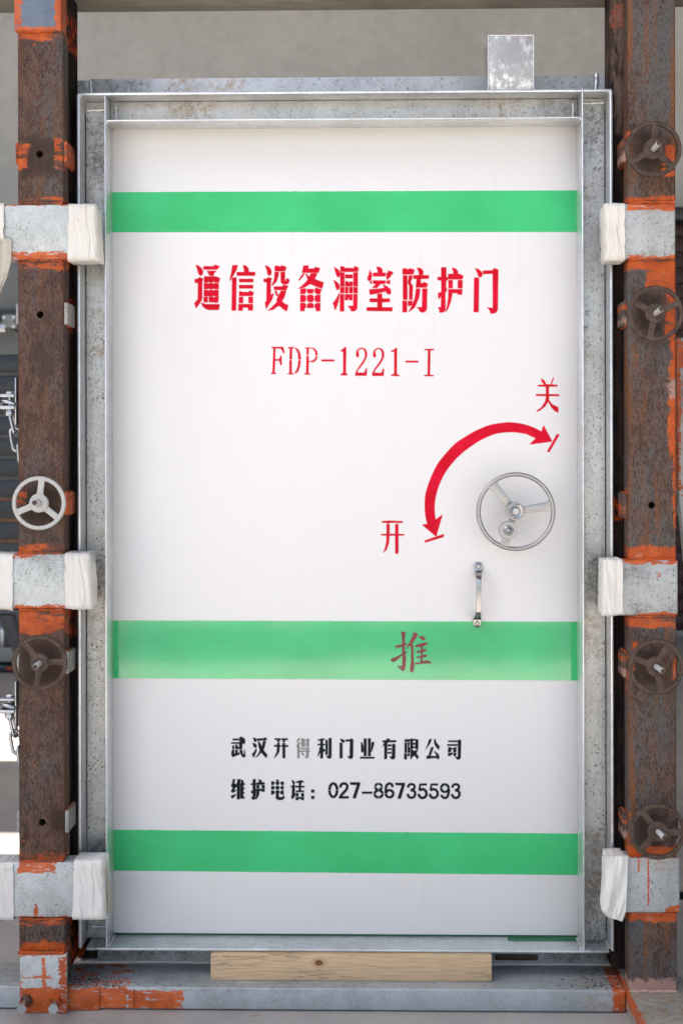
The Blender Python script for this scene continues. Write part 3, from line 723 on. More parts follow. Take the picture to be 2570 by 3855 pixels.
HU = [[(942,150),(988,148),(988,240),(1004,246),(1004,275),(988,276),(986,365),(1004,348),(980,400),(982,570),(960,590),(924,590),(922,560),(906,542),(938,540),(940,435),(912,458),(910,402),(942,390),(942,275),(906,272),(906,244),(942,244)],
 [(1046,152),(1080,160),(1106,188),(1100,212),(1118,212),(1158,232),(1145,265),(1008,265),(1010,215),(1062,212),(1060,185)],
 rect(1012,274,1052,352), rect(1104,274,1148,352),
 [(1010,364),(1146,364),(1144,416),(1100,414),(1102,400),(1050,400),(1035,480),(1010,550),(984,588),(998,530),(1010,450)]]
MEN = [[(1272,156),(1310,168),(1340,195),(1344,225),(1326,246),(1306,235),(1295,200)], [(1264,248),(1310,252),(1306,588),(1260,586)],
 [(1350,182),(1445,178),(1460,156),(1500,172),(1494,560),(1480,590),(1450,602),(1424,598),(1418,570),(1392,542),(1448,550),(1448,208),(1350,212)]]
A1, A2, A8 = (700, 950, S1), (1300, 950, S1), (1150, 980, 200/1568)
letters('lettering', [(*A1, TONG+XIN+SHE+BEI), (*A8, DONG), (*A2, SHI+FANG+HU+MEN)], M['red'], mist=M['pink_mist'], label='large red Chinese title stencilled across the door')
FDP = [[(844,932),(956,932),(968,990),(960,990),(935,945),(878,944),(876,1052),(918,1052),(930,1018),(938,1018),(940,1108),(930,1108),(918,1064),(876,1064),(870,1184),(884,1190),(884,1196),(838,1194),(840,1188),(852,1184),(862,944),(844,940)],
 [(1006,934),(1062,934),(1062,942),(1042,945),(1040,1052),(1020,1052),(1022,945),(1006,942)], [(1018,1062),(1038,1062),(1038,1188),(1056,1192),(1056,1200),(1002,1200),(1002,1192),(1018,1188)],
 [(1076,938),(1105,958),(1124,1000),(1128,1052),(1106,1052),(1104,1000),(1090,965),(1074,946)], [(1106,1062),(1126,1062),(1122,1110),(1105,1165),(1080,1192),(1070,1186),(1092,1150),(1103,1105)],
 [(1172,938),(1224,936),(1222,944),(1206,946),(1204,1008),(1186,1008),(1188,946),(1174,944)],
 [(1186,1020),(1206,1022),(1206,1068),(1220,1070),(1218,1076),(1206,1078),(1202,1190),(1220,1194),(1220,1202),(1164,1200),(1166,1192),(1182,1190)],
 [(1232,938),(1262,945),(1285,970),(1294,1012),(1276,1012),(1270,975),(1250,950),(1230,944)], [(1276,1022),(1292,1022),(1280,1060),(1255,1078),(1228,1078),(1228,1068),(1252,1064),(1270,1045)],
 [(1334,1056),(1458,1056),(1456,1070),(1334,1070)]]
TWO = [(105,1000),(112,965),(135,945),(165,938),(195,952),(212,990),(208,1030),(180,1085),(125,1155),(112,1184),(185,1186),(205,1142),(210,1144),(206,1212),(96,1212),(100,1180),(130,1130),(170,1075),(192,1030),(192,985),(178,955),(158,946),(135,955),(122,975),(130,1000),(128,1025),(115,1032),(106,1020)]
N1221 = [[(-45,962),(-25,955),(-8,935),(5,935),(2,1190),(18,1198),(18,1208),(-48,1208),(-48,1198),(-30,1192),(-22,1180),(-20,975),(-45,972)], TWO, sh(TWO, 167, 2),
 [(450,965),(478,960),(496,940),(504,945),(502,1190),(508,1202),(528,1208),(526,1216),(448,1214),(450,1206),(474,1200),(480,1185),(480,975),(452,976)], rect(592,1068,714,1082),
 [(776,952),(866,952),(866,960),(832,964),(828,1205),(866,1210),(862,1217),(772,1215),(774,1209),(808,1205),(812,964),(776,959)]]
letters('lettering', [(*A1, FDP), (*A2, N1221)], M['red'], mist=M['pink_mist'], label='red stencilled FDP-1221-I')
A3 = (1400, 1400, 770/1568)
GUAN = [[(1294,50),(1322,70),(1330,95),(1366,98),(1386,44),(1392,46),(1372,98),(1418,101),(1418,110),(1352,112),(1350,172),(1432,174),(1432,184),(1354,184),(1352,215),(1375,248),(1425,272),(1424,310),(1400,300),(1372,270),(1348,225),(1325,262),(1290,292),(1262,304),(1260,298),(1295,275),(1325,230),(1334,184),(1254,182),(1254,172),(1332,172),(1332,112),(1270,110),(1270,101),(1320,98),(1300,78)]]
KAI = [[(72,1147),(130,1142),(232,1146),(236,1152),(222,1158),(185,1155),(130,1156),(125,1162),(100,1155),(78,1156)],
 [(112,1168),(132,1168),(132,1243),(178,1243),(178,1168),(200,1168),(200,1244),(245,1245),(245,1252),(200,1254),(200,1385),(190,1396),(178,1388),(178,1254),(132,1254),(128,1310),(110,1362),(86,1384),(100,1350),(110,1300),(112,1254),(70,1252),(70,1244),(112,1243)]]
ARC = [[(1297,458),(1230,425),(1150,400),(1060,388),(980,394),(890,412),(800,450),(720,495),(640,548),(560,632),(500,710),(455,800),(425,880),(408,950),(404,1030),(410,1110),(425,1168),(385,1172),(490,1262),(537,1097),(486,1134),(478,1080),(478,1010),(490,940),(515,860),(560,770),(620,690),(690,620),(770,560),(850,512),(940,475),(1020,462),(1100,462),(1180,475),(1254,508),(1208,555),(1378,533),(1312,410)]]
ARC = [crom(ARC[0][:17])+ARC[0][17:20]+crom(ARC[0][20:34])+ARC[0][34:]]
letters('lettering', [(*A3, GUAN)], M['red'], mist=M['pink_mist'], label='red character for close above the arrow')
letters('lettering', [(*A3, KAI)], M['red'], mist=M['pink_mist'], label='red character for open left of the arrow')
letters('curved_arrow', [(*A3, ARC)], M['red'], mist=M['pink_mist'], label='red double-headed curved arrow round the handwheel')
letters('arrow_tick', [(*A3, [[(1416,476),(1432,484),(1356,614),(1340,610)]])], M['red'], mist=M['pink_mist'])
letters('arrow_tick', [(*A3, [[(402,1294),(546,1245),(550,1256),(540,1266),(406,1308)]])], M['red'], mist=M['pink_mist'])
TUI = [[(570,200),(615,198),(652,215),(650,270),(638,340),(640,432),(690,430),(690,450),(640,470),(640,600),(690,596),(680,620),(650,640),(665,700),(660,850),(640,950),(605,975),(560,940),(500,880),(500,866),(560,885),(592,860),(600,670),(560,690),(470,770),(415,798),(370,770),(372,740),(400,720),(470,700),(590,632),(592,490),(500,515),(445,500),(470,480),(590,445),(592,340),(580,260)],
 [(810,215),(850,218),(895,245),(870,320),(790,430),(808,500),(812,700),(825,850),(815,980),(780,1000),(750,980),(745,900),(765,790),(768,520),(745,460),(680,540),(672,535),(720,440),(790,300)],
 [(910,298),(960,288),(1020,300),(1045,340),(1030,370),(990,362)],
 [(830,485),(900,450),(1040,410),(1105,425),(1060,460),(995,490),(990,550),(1040,538),(1075,552),(1060,580),(990,600),(990,665),(1040,648),(1085,665),(1060,695),(990,705),(992,785),(1040,770),(1110,768),(1180,820),(1000,825),(850,845),(840,815),(950,800),(955,715),(870,712),(870,695),(960,680),(965,618),(855,605),(870,585),(960,568),(958,502),(920,495),(845,500)]]
letters('lettering', [(1400, 2340, 300/1568, TUI)], M['maroon'], -.0016, 'maroon character for push on the middle green stripe')
A5, A6 = (850, 2740, 450/1568), (1300, 2740, 460/1568)
DE = [[(945,140),(978,140),(960,165),(926,192),(924,190)], [(950,192),(978,190),(960,225),(966,240),(966,398),(936,398),(938,245),(922,248)],
 [(990,142),(1018,140),(1018,150),(1042,152),(1042,178),(1022,180),(1022,196),(1044,198),(1044,222),(1022,222),(1022,228),(1042,232),(1038,250),(990,244)],
 [(1056,142),(1092,146),(1092,180),(1088,185),(1090,215),(1088,250),(1060,250),(1056,230),(1056,190)], rect(980,262,1038,280), rect(1044,262,1098,280), rect(972,298,1038,314),
 [(1044,290),(1078,286),(1098,300),(1096,315),(1086,318),(1086,378),(1068,396),(1042,396),(1040,375),(1054,372),(1054,314),(1044,312)], [(988,320),(1015,330),(1026,352),(1018,368),(1000,355)]]
CO5 = [rect(92,144,175,162), [(74,192),(180,192),(182,125),(205,118),(235,135),(252,155),(250,205),(215,208),(212,278),(180,278),(178,208),(74,205)], rect(88,236,110,276),
 [(128,222),(152,222),(152,250),(175,252),(175,276),(128,276)], [(84,290),(110,290),(110,340),(128,338),(130,290),(155,292),(155,335),(182,322),(180,345),(88,384),(74,350)],
 [(182,290),(214,290),(225,345),(240,350),(246,285),(256,370),(240,390),(215,375),(195,340)],
 [(360,128),(390,138),(406,160),(400,180),(380,184),(368,165)], [(354,198),(385,208),(404,230),(398,255),(378,258),(364,235)], [(402,268),(400,310),(365,388),(346,348),(372,318)],
 [(408,142),(500,140),(510,126),(536,138),(528,164),(408,166)], [(424,170),(440,185),(475,250),(490,174),(524,174),(508,250),(490,290),(542,358),(528,392),(465,322),(420,370),(392,384),(430,340),(448,290),(430,240)],
 [(642,140),(720,140),(720,158),(704,158),(704,186),(678,186),(678,158),(642,158)], [(730,140),(810,140),(810,158),(775,158),(775,186),(748,186),(748,158),(730,158)],
 [(636,228),(675,226),(675,198),(704,198),(704,226),(718,228),(718,246),(704,248),(700,310),(670,360),(636,394),(668,320),(675,248),(636,246)],
 [(732,228),(746,226),(746,198),(775,198),(775,226),(816,230),(816,246),(776,248),(776,396),(746,396),(746,248),(732,246)],
 [(1204,160),(1265,140),(1300,150),(1270,165),(1270,212),(1300,214),(1300,226),(1272,228),(1272,270),(1302,290),(1298,310),(1275,312),(1268,400),(1238,400),(1240,320),(1205,374),(1204,365),(1228,290),(1226,262),(1240,255),(1240,228),(1204,226),(1204,214),(1240,212),(1240,168),(1210,166)],
 rect(1308,162,1334,352), [(1350,140),(1382,136),(1382,385),(1362,402),(1335,396),(1318,372),(1350,370)],
 [(1500,146),(1530,152),(1560,170),(1548,192),(1520,190)], rect(1494,198,1526,398)]
CO6 = [[(2,152),(55,152),(68,138),(98,150),(94,380),(70,396),(45,394),(45,380),(24,366),(56,364),(58,172),(2,174)],
 [(200,185),(212,192),(230,240),(232,300),(215,316),(202,300)], rect(236,140,268,360), rect(290,138,322,362), [(334,186),(368,182),(358,240),(330,310),(326,305),(330,240)], rect(188,374,370,392),
 [(474,166),(522,162),(532,140),(566,144),(562,162),(648,162),(646,182),(545,182),(532,205),(530,396),(498,400),(500,220),(476,238),(500,184),(474,182)], rect(540,216,590,234), rect(540,264,590,280), rect(540,312,588,328),
 [(600,212),(614,206),(636,212),(634,385),(615,402),(586,400),(566,370),(596,370)],
 [(760,148),(785,148),(790,156),(806,144),(828,150),(824,176),(760,182)], rect(758,192,786,320), [(795,190),(825,186),(810,240),(828,260),(826,320),(798,322),(798,250)], rect(754,330,784,402), [(794,334),(824,334),(822,352),(796,368)],
 rect(832,142,862,272), rect(898,150,930,272), rect(862.5,146,897.5,162), rect(862.5,196,897.5,214), rect(862.5,240,897.5,256),
 [(834,280),(862,280),(875,300),(930,278),(905,330),(935,370),(922,400),(880,350),(858,372),(834,402),(836,340)],
 [(1072,148),(1102,146),(1088,190),(1032,272),(1030,268),(1055,210)], [(1138,146),(1150,146),(1165,195),(1206,240),(1192,280),(1150,230),(1138,190)],
 [(1098,250),(1128,248),(1095,340),(1085,362),(1140,365),(1170,360),(1140,308),(1142,300),(1190,340),(1202,380),(1185,404),(1165,385),(1100,388),(1042,398),(1040,362),(1065,358)],
 [(1316,164),(1445,164),(1455,152),(1480,160),(1474,385),(1455,406),(1425,404),(1420,385),(1398,374),(1442,374),(1442,180),(1316,178)], rect(1306,212,1436,228),
 [(1318,252),(1348,250),(1350,262),(1374,262),(1374,276),(1350,280),(1346,312),(1316,312)], [(1384,255),(1418,250),(1416,312),(1384,312)], [(1316,324),(1374,322),(1374,340),(1348,344),(1346,358),(1316,358)], rect(1386,322,1416,358)]
letters('lettering', [(*A5, CO5), (*A6, CO6)], M['black'], mist=M['grey_mist'], label='black Chinese company name line')
letters('lettering', [(*A5, DE)], M['grey_sheen'], label='greyish fourth character in the company name line')
TEL5 = [[(95,676),(122,676),(108,730),(125,735),(140,745),(138,770),(105,815),(142,820),(95,850),(72,840),(74,825),(98,780),(76,775),(74,752),(90,720)], [(72,892),(142,868),(110,905),(82,928),(74,910)],
 [(158,676),(190,676),(186,735),(184,935),(148,935),(150,770),(140,780),(146,730)], [(195,680),(222,690),(234,715),(228,728),(248,732),(246,746),(228,748),(228,785),(244,788),(244,802),(228,804),(228,842),(242,846),(242,858),(228,860),(228,905),(245,908),(245,926),(192,926),(192,748),(190,730),(205,722)],
 [(356,676),(388,674),(388,728),(400,732),(400,748),(388,750),(390,810),(398,800),(394,870),(385,935),(350,942),(335,910),(356,905),(356,855),(336,858),(332,832),(354,825),(356,750),(330,745),(330,732),(356,730)],
 [(430,680),(465,690),(474,715),(500,716),(512,730),(505,744),(404,746),(405,720),(440,716)], rect(404,752,438,794), rect(472,752,508,794),
 [(402,802),(508,800),(506,836),(472,836),(470,826),(440,826),(432,885),(405,930),(390,938),(402,880)],
 [(598,704),(628,704),(640,720),(632,735),(626,748),(598,748)], [(664,682),(690,682),(690,712),(704,718),(704,732),(690,736),(688,752),(666,752),(664,736),(652,732),(652,718),(664,712)], [(718,716),(732,704),(762,712),(756,750),(732,750),(718,735)],
 [(598,764),(626,764),(640,780),(640,790),(626,806),(598,806)], [(666,762),(688,762),(704,778),(704,792),(688,808),(666,808),(652,792),(652,778)], [(732,764),(756,764),(756,808),(732,808),(716,790),(716,780)],
 [(598,824),(626,824),(640,840),(640,852),(622,872),(596,874)], [(666,820),(690,820),(704,838),(704,852),(692,858),(692,900),(705,912),(740,910),(756,895),(760,880),(768,915),(752,938),(715,945),(675,940),(656,915),(660,858),(652,850),(652,838)], [(732,822),(756,822),(756,874),(730,872),(716,855),(716,840)],
 [(866,686),(895,702),(904,722),(898,740),(880,738)], [(854,764),(872,760),(885,744),(905,750),(900,870),(912,850),(905,895),(872,935),(856,905),(868,890),(870,775),(854,774)],
 [(918,710),(985,688),(1028,708),(990,720),(985,762),(1030,764),(1030,780),(985,782),(985,825),(1026,824),(1018,842),(922,842),(922,822),(958,824),(958,782),(912,780),(912,764),(958,762),(958,722),(920,718)], rect(918,856,950,900), rect(990,858,1022,902),
 [(918,912),(1022,910),(1020,946),(990,944),(988,930),(950,930),(948,946),(918,946)], rect(1122,812,1158,848), rect(1122,896,1158,930)] + ring(1408, 818, 65, 103, 29, True, .05)
THREE = [stroke([(800,764),(808,740),(826,724),(850,722),(876,730),(886,752),(880,778),(860,794),(838,798)], 26), stroke([(838,800),(872,806),(892,828),(892,862),(875,890),(845,898),(815,890),(800,864),(797,850)], 27)]
FIVE = [stroke([(1040,727),(957,727),(948,800)], 24), stroke([(948,800),(985,786),(1015,795),(1036,825),(1036,865),(1015,892),(985,900),(955,890),(940,862),(937,850)], 28)]
TEL6 = [stroke([(-66,764),(-60,735),(-40,718),(-15,714),(10,722),(24,745),(20,775),(0,805),(-40,850),(-64,880)], 27), rect(-82,880,40,905),
 [(62,702),(186,702),(186,725),(130,902),(94,902),(148,732),(62,728)], rect(212,822,340,844)]+ring(423, 757, 54, 52, 25, True, .12)+ring(424, 848, 64, 58, 26, True, .1)+ring(564, 846, 61, 60, 28, True, .05)+[
 stroke([(516,835),(516,790),(522,745),(540,722),(565,714),(593,724),(606,758)], 28), [(640,708),(760,708),(758,732),(706,908),(668,906),(724,738),(640,732)]]+THREE+FIVE+[sh(p, 143) for p in FIVE]+ring(1273, 774, 61, 62, 26, True, .06)+[
 stroke([(1324,785),(1322,830),(1312,875),(1290,898),(1262,900),(1240,885),(1228,862)], 26)]+[sh(p, 568, 2) for p in THREE]
letters('lettering', [(*A5, TEL5), (*A6, TEL6)], M['black'], mist=M['grey_mist'], label='black telephone line 027-86735593')

# door handwheel --------------------------------------------------------------
YH = -.075
def P3(px, py, Y): return at(px, py, Y)
hc = P3(1940, 1926, YH)
ppm = F/(D0+YH)
Ro = 140/ppm
bm = bmesh.new()
bm_tube(bm, [hc+Vector((math.cos(a)*Ro, 0, math.sin(a)*Ro)) for a in [2*math.pi*i/96 for i in range(96)]], 8.4/ppm, 14, True)
hw = from_bm('handwheel', bm, M['cast_alu'], dr, True); hw['label'] = 'cast three-spoke handwheel on the door'
hub = P3(1936, 1924, YH)
for (tx, ty, w0, w1) in ((1853, 1822, 27, 34), (2072, 1904, 26, 36), (1896, 2058, 24, 33)):
    t = P3(tx, ty, YH); d = (t-hub).normalized(); n = Vector((-d.z, 0, d.x)); L = (t-hub).length
    a = hub+d*.018; b = t
    pts = []
    for s_, q in ((1, 0), (-1, 1)):
        seq = [(0, w0), (.55, (w0+w1)/2*.97), (.86, w1*.97), (1.0, w1*1.35)]
        if q: seq = seq[::-1]
        for u, ww in seq:
            c = a.lerp(b, u); c = c+n*s_*ww/2/ppm; pts.append((c.x, c.z))
    prism('spoke', pts, YH-.004, YH+.004, M['cast_alu'], hw, .0018)
lathe('hub', (hub.x, YH, hub.z), [(35/ppm*.9, .028), (34/ppm, .0), (35/ppm, -.012), (33/ppm, -.018), (28.5/ppm, -.0185), (28/ppm, -.015)], M['cast_alu'], hw, 48)
lathe('hub_cone', (hub.x, YH, hub.z), [(27.5/ppm, -.0145), (27.3/ppm, -.0185), (13/ppm, -.0150)], M['chrome'], hw, 48)
lathe('axle', (hub.x, YH, hub.z), [(11/ppm, .07), (12.5/ppm, -.012), (12.5/ppm, -.027), (11.3/ppm, -.0285), (3.5/ppm, -.0285), (2.5/ppm, -.026)], M['steel'], hw, 32)
for (dx, dy) in ((6, -17), (-9, 20)):
    q = P3(1936+dx, 1924+dy, YH); tube('cotter_pin', [q+Vector((0, -.022, 0)), q+Vector((dx*.00012, -.021, -dy*.00022))], .0018, M['steel'], hw, 8)
bs = P3(1909, 1995, YH)
lathe('crank_boss', (bs.x, YH, bs.z), [(31/ppm, .014), (33/ppm, .004), (33.5/ppm, -.016), (32/ppm, -.019), (15/ppm, -.019)], M['cast_alu'], hw, 48)
lathe('crank_nut', (bs.x, YH, bs.z), [(18.5/ppm, -.0188), (18.5/ppm, -.024), (15/ppm, -.026), (12/ppm, -.0255), (11.5/ppm, -.034), (5/ppm, -.040), (2/ppm, -.041)], M['steel'], hw, 24)
# raised maker's letters on the right spoke (upside down in the photo)
try:
    tc = bpy.data.curves.new('spoke_letters', 'FONT'); tc.body = 'KDL'; tc.size = .0125; tc.extrude = .0006; tc.align_x = 'CENTER'; tc.align_y = 'CENTER'; tc.space_character = 1.25
    to = bpy.data.objects.new('spoke_letters', tc); COL.objects.link(to)
    dg = bpy.context.evaluated_depsgraph_get(); me = bpy.data.meshes.new_from_object(to.evaluated_get(dg))
    bpy.data.objects.remove(to)
    cpt = P3(2019, 1911, YH-.0045)
    ang = math.pi+math.atan2(18, 136)
    me.transform(Matrix.Translation(cpt-origin(hw)) @ Matrix.Rotation(-ang*0, 4, 'Y') @ Matrix.Rotation(R(90), 4, 'X') @ Matrix.Rotation(ang, 4, 'Z'))
    me.materials.clear(); me.materials.append(M['steel'])
    lo = bpy.data.objects.new('spoke_letters', me); COL.objects.link(lo); lo.parent = hw
except Exception as e: print('letters', e)
# raised frame line around them
q = [P3(x, y, YH-.0044) for x, y in ((1986, 1905), (2046, 1896), (2050, 1914), (1989, 1924))]
tube('spoke_border', q, .0006, M['steel'], hw, 6, True)

# pull handle ---------------------------------------------------------------
def loft(name, secs, mat, parent, bev=.0012):
    bm = bmesh.new(); rings = []
    for px, py, wpx, Y, t in secs:
        c = at(px, py, Y); h = wpx/2/(F/(D0+Y))
        rings.append([bm.verts.new(p) for p in ((c.x-h, Y, c.z), (c.x+h, Y, c.z), (c.x+h, Y+t, c.z), (c.x-h, Y+t, c.z))])
    for i in range(len(rings)-1):
        for k in range(4): bm.faces.new((rings[i][k], rings[i][(k+1) % 4], rings[i+1][(k+1) % 4], rings[i+1][k]))
    bm.faces.new(rings[0]); bm.faces.new(rings[-1]); bmesh.ops.recalc_face_normals(bm, faces=bm.faces)
    bmesh.ops.bevel(bm, geom=list(bm.edges), offset=bev, segments=3, affect='EDGES', profile=.5)
    return from_bm(name, bm, mat, parent, True)
ph = loft('pull_handle', [(1800, 2117, 16, -.006, .0055), (1800, 2121, 25, -.0085, .008), (1800, 2130, 30, -.009, .0085), (1800, 2148, 30, -.009, .0085), (1800, 2151, 29, -.020, .016), (1800.5, 2166, 24, -.040, .020), (1802, 2182, 18, -.050, .013),
    (1801, 2245, 17.5, -.052, .012), (1800, 2306, 17, -.050, .013), (1798, 2322, 24, -.040, .020), (1796, 2329, 29, -.020, .016), (1795.5, 2332, 30, -.009, .0085), (1795, 2348, 30, -.009, .0085), (1795, 2357, 25, -.0085, .008), (1795, 2362, 16, -.006, .0055)], M['chrome'], dr)
for px, py in ((1799.5, 2132), (1795, 2347)):
    c = at(px, py, -.009)
    lathe('screw', (c.x, -.009, c.z), [(.0062, .0), (.0062, -.0006)], M['dark'], ph, 20)
    lathe('screw_head', (c.x, -.009, c.z), [(.0048, .0), (.0048, -.0032), (.0042, -.0038), (.0022, -.0038), (.0018, -.002)], M['steel'], ph, 20)

# ------------------------------------------------------------------ front posts
pl = thing('steel_post', 'rusty brown steel post with three taped clamps standing left of the door', 'post', (AX(155, YF), YF, 0), 'rusty clamping posts beside the door')
pr = thing('steel_post', 'rusty grey steel post with four handwheels standing right of the door', 'post', (AX(2450, YF), YF, 0), 'rusty clamping posts beside the door')
m_pl = rust_mat('left_post_rust', PR([(55, 245, 112, 150), (60, 108, 545, 635), (205, 236, 520, 640), (60, 245, 744, 770), (60, 250, 975, 1012), (62, 250, 2050, 2090), (62, 252, 2290, 2385), (70, 252, 3208, 3250), (70, 252, 3455, 3485), (70, 256, 3545, 3600), (62, 100, 1850, 1900)], YF), .35, .35, grease_shade=PR([(85, 225, 1830, 1970), (85, 225, 2420, 2575), (190, 250, 3040, 3130), (90, 220, 520, 660)], YF))
m_pr = rust_mat('right_post_rust', PR([(2355, 2545, 738, 770), (2432, 2545, 978, 1095), (2355, 2545, 978, 1015), (2505, 2548, 1085, 1275), (2520, 2548, 1275, 1420), (2514, 2548, 1490, 1720), (2532, 2550, 1720, 1990), (2500, 2545, 545, 615), (2495, 2545, 640, 665), (2355, 2550, 2055, 2110), (2355, 2550, 2315, 2362), (2372, 2400, 2412, 2450), (2378, 2386, 2480, 2530), (2532, 2552, 2480, 2555), (2355, 2555, 3185, 3232), (2355, 2555, 3435, 3470), (2335, 2365, 500, 560), (2340, 2362, 1840, 1900), (2335, 2362, 2440, 2620), (2335, 2365, 3060, 3220)], YF), .95, .8,
              pale=PR([(2345, 2560, 3688, 3735), (2515, 2548, 1430, 1500)], YF), full=.05, grease_shade=PR([(2385, 2490, y-75, y+75) for y in (562, 1180, 2509, 3120)], YF))
def holed_box(name, x0, x1, z0, z1, mat, parent, holes):
    bm = bmesh.new(); bm_box(bm, x0, x1, YF, YB, z0, z1, .006, 3)
    me = bpy.data.meshes.new(name); bm.to_mesh(me); bm.free()
    o = bpy.data.objects.new(name, me); COL.objects.link(o)
    for hx, hz in holes:
        b2 = bmesh.new(); bmesh.ops.create_cone(b2, cap_ends=True, segments=28, radius1=.0088, radius2=.0088, depth=.05, matrix=Matrix.Translation((hx, YF+.018, hz)) @ Matrix.Rotation(R(90), 4, 'X'))
        m2 = bpy.data.meshes.new('cut'); b2.to_mesh(m2); b2.free(); c = bpy.data.objects.new('cut', m2); COL.objects.link(c)
        md = o.modifiers.new('b', 'BOOLEAN'); md.object = c; md.operation = 'DIFFERENCE'; md.solver = 'EXACT'
    if holes:
        dg = bpy.context.evaluated_depsgraph_get(); new = bpy.data.meshes.new_from_object(o.evaluated_get(dg))
        for md in list(o.modifiers): c = md.object; o.modifiers.remove(md); bpy.data.objects.remove(c)
        o.data = new; me = new; me.name = name
    me.transform(Matrix.Translation(-origin(parent)))
    for p in me.polygons: p.use_smooth = True
    me.set_sharp_from_angle(angle=R(30))
    me.materials.clear(); me.materials.append(mat); o.parent = parent
    return o
xl0, xl1 = AX(69, YF), AX(242.5, YF); xr0_, xr1_ = AX(2363, YF), AX(2544, YF)
SEG_L = [(115, 768), (977, 2083), (2293, 3244), (3456, 3600)]
SEG_R = [(-60, 765), (973, 2107), (2318, 3228), (3438, 3722)]
HL = [(150, 580), (152, 1184), (160, 3096)]; HR = [(2451, 1902)]
for (a, b) in SEG_L:
    z1, z0 = AZ(a, YF, 150), AZ(b, YF, 150)
    hs = [(at(x, y, YF).x, at(x, y, YF).z) for x, y in HL if a < y < b]
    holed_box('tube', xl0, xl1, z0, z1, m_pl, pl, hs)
for (a, b) in SEG_R:
    z1, z0 = AZ(a, YF, 2450), AZ(b, YF, 2450)
    if b > 3700: z0 = zt_b
    hs = [(at(x, y, YF).x, at(x, y, YF).z) for x, y in HR if a < y < b]
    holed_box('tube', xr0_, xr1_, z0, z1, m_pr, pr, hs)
# weld beads where tubes meet blocks
for par, segs, x0, x1, px in ((pl, SEG_L, xl0, xl1, 150), (pr, SEG_R, xr0_, xr1_, 2450)):
    for i, (a, b) in enumerate(segs):
        for y, s_ in ((a, -1), (b, 1)):
            if y < 0 or y > 3700: continue
            z = AZ(y, YF, px)
            bead('weld_bead', (x0+.003, YF-.001, z+s_*.002), (x1-.003, YF-.001, z+s_*.002), .0048, M['weld_orange'], par, seed=y*.01)
bead('weld_bead', (xr0_+.001, YF-.002, zt_b+.002), (xr1_, YF-.002, zt_b+.002), .005, flat('pale_weld', (.42, .27, .22), .7, var=.4, sc=80), pr, seed=8)
# clamp blocks and tape
def tape_wrap(name, px0, px1, py0, py1, parent, end, sl0=0, sl1=0, seed=0, taper=0, belly=0, rag=.003, rng=38, pxc=None):
    """cloth tape wound round a block end; end=+1 closes the right side, -1 the left"""
    pxc = pxc or (px0+px1)/2
    yf, yb = YBL-.004, YB+.004
    zt_, zb_2 = AZ(py0, yf, pxc), AZ(py1, yf, pxc)
    x0, x1 = AX(px0, yf), AX(px1, yf)
    loop = []; nz, ny = 34, 5
    for i in range(nz): loop.append((yf, i/(nz-1), 'f'))
    for i in range(1, ny): loop.append((yf+(yb-yf)*i/ny, 1.0, 't'))
    for i in range(nz): loop.append((yb, 1-i/(nz-1), 'b'))
    for i in range(1, ny): loop.append((yb+(yf-yb)*i/ny, 0.0, 'd'))
    N = 56; bm = bmesh.new(); rings = []
    for k in range(N+1):
        u = k/N; ring_ = []
        for (y, v, f) in loop:
            ex0 = x0+sl0*(1-v)/ppm+noise.noise((v*6, seed, 2))*rag; ex1 = x1+sl1*(1-v)/ppm+noise.noise((v*7, seed, 6))*rag
            if end > 0 and taper: ex1 -= taper*max(0, v-.75)*2/ppm
            x = ex0+(ex1-ex0)*u
            fold = noise.noise((x*rng+v*1.5, v*1.2, seed))*.003+abs(noise.noise((x*rng*2.2+v*2.4+seed, v*.9, seed+4)))*.0045-abs(noise.noise((x*22-v*2.2+seed, v*1.6, seed+14)))*.003
            step_ = .0024*(math.floor(u*2.3+.5+noise.noise((v*1.6, seed, 8))*.45) % 2)
            ey = (u if end > 0 else 1-u); rnd = .010*(max(0, ey-.88)/.12)**2
            z = zb_2+(zt_-zb_2)*v
            cor = .007*(max(0, abs(v-.5)-.43)/.07)**2; z += noise.noise((x*30, v*3, seed+2))*.0022*(abs(v-.5)*2)
            if f == 'f': y2 = y-fold-step_+cor+rnd-belly*math.sin(v*math.pi)*.003
            elif f == 'b': y2 = y+fold*.3-rnd
            else: y2 = y
            if f == 't': z += fold+.001*noise.noise((x*90, 1, seed))-rnd
            if f == 'd': z -= fold+.002*abs(noise.noise((x*80, 2, seed)))-rnd
            ring_.append(bm.verts.new((x, y2, z)))
        rings.append(ring_)
    n = len(loop)
    for k in range(N):
        for i in range(n): bm.faces.new((rings[k][i], rings[k][(i+1) % n], rings[k+1][(i+1) % n], rings[k+1][i]))
    bm.faces.new(rings[-1 if end > 0 else 0])
    bmesh.ops.recalc_face_normals(bm, faces=bm.faces)
    o = from_bm(name, bm, M['tape'], parent, True)
    return o
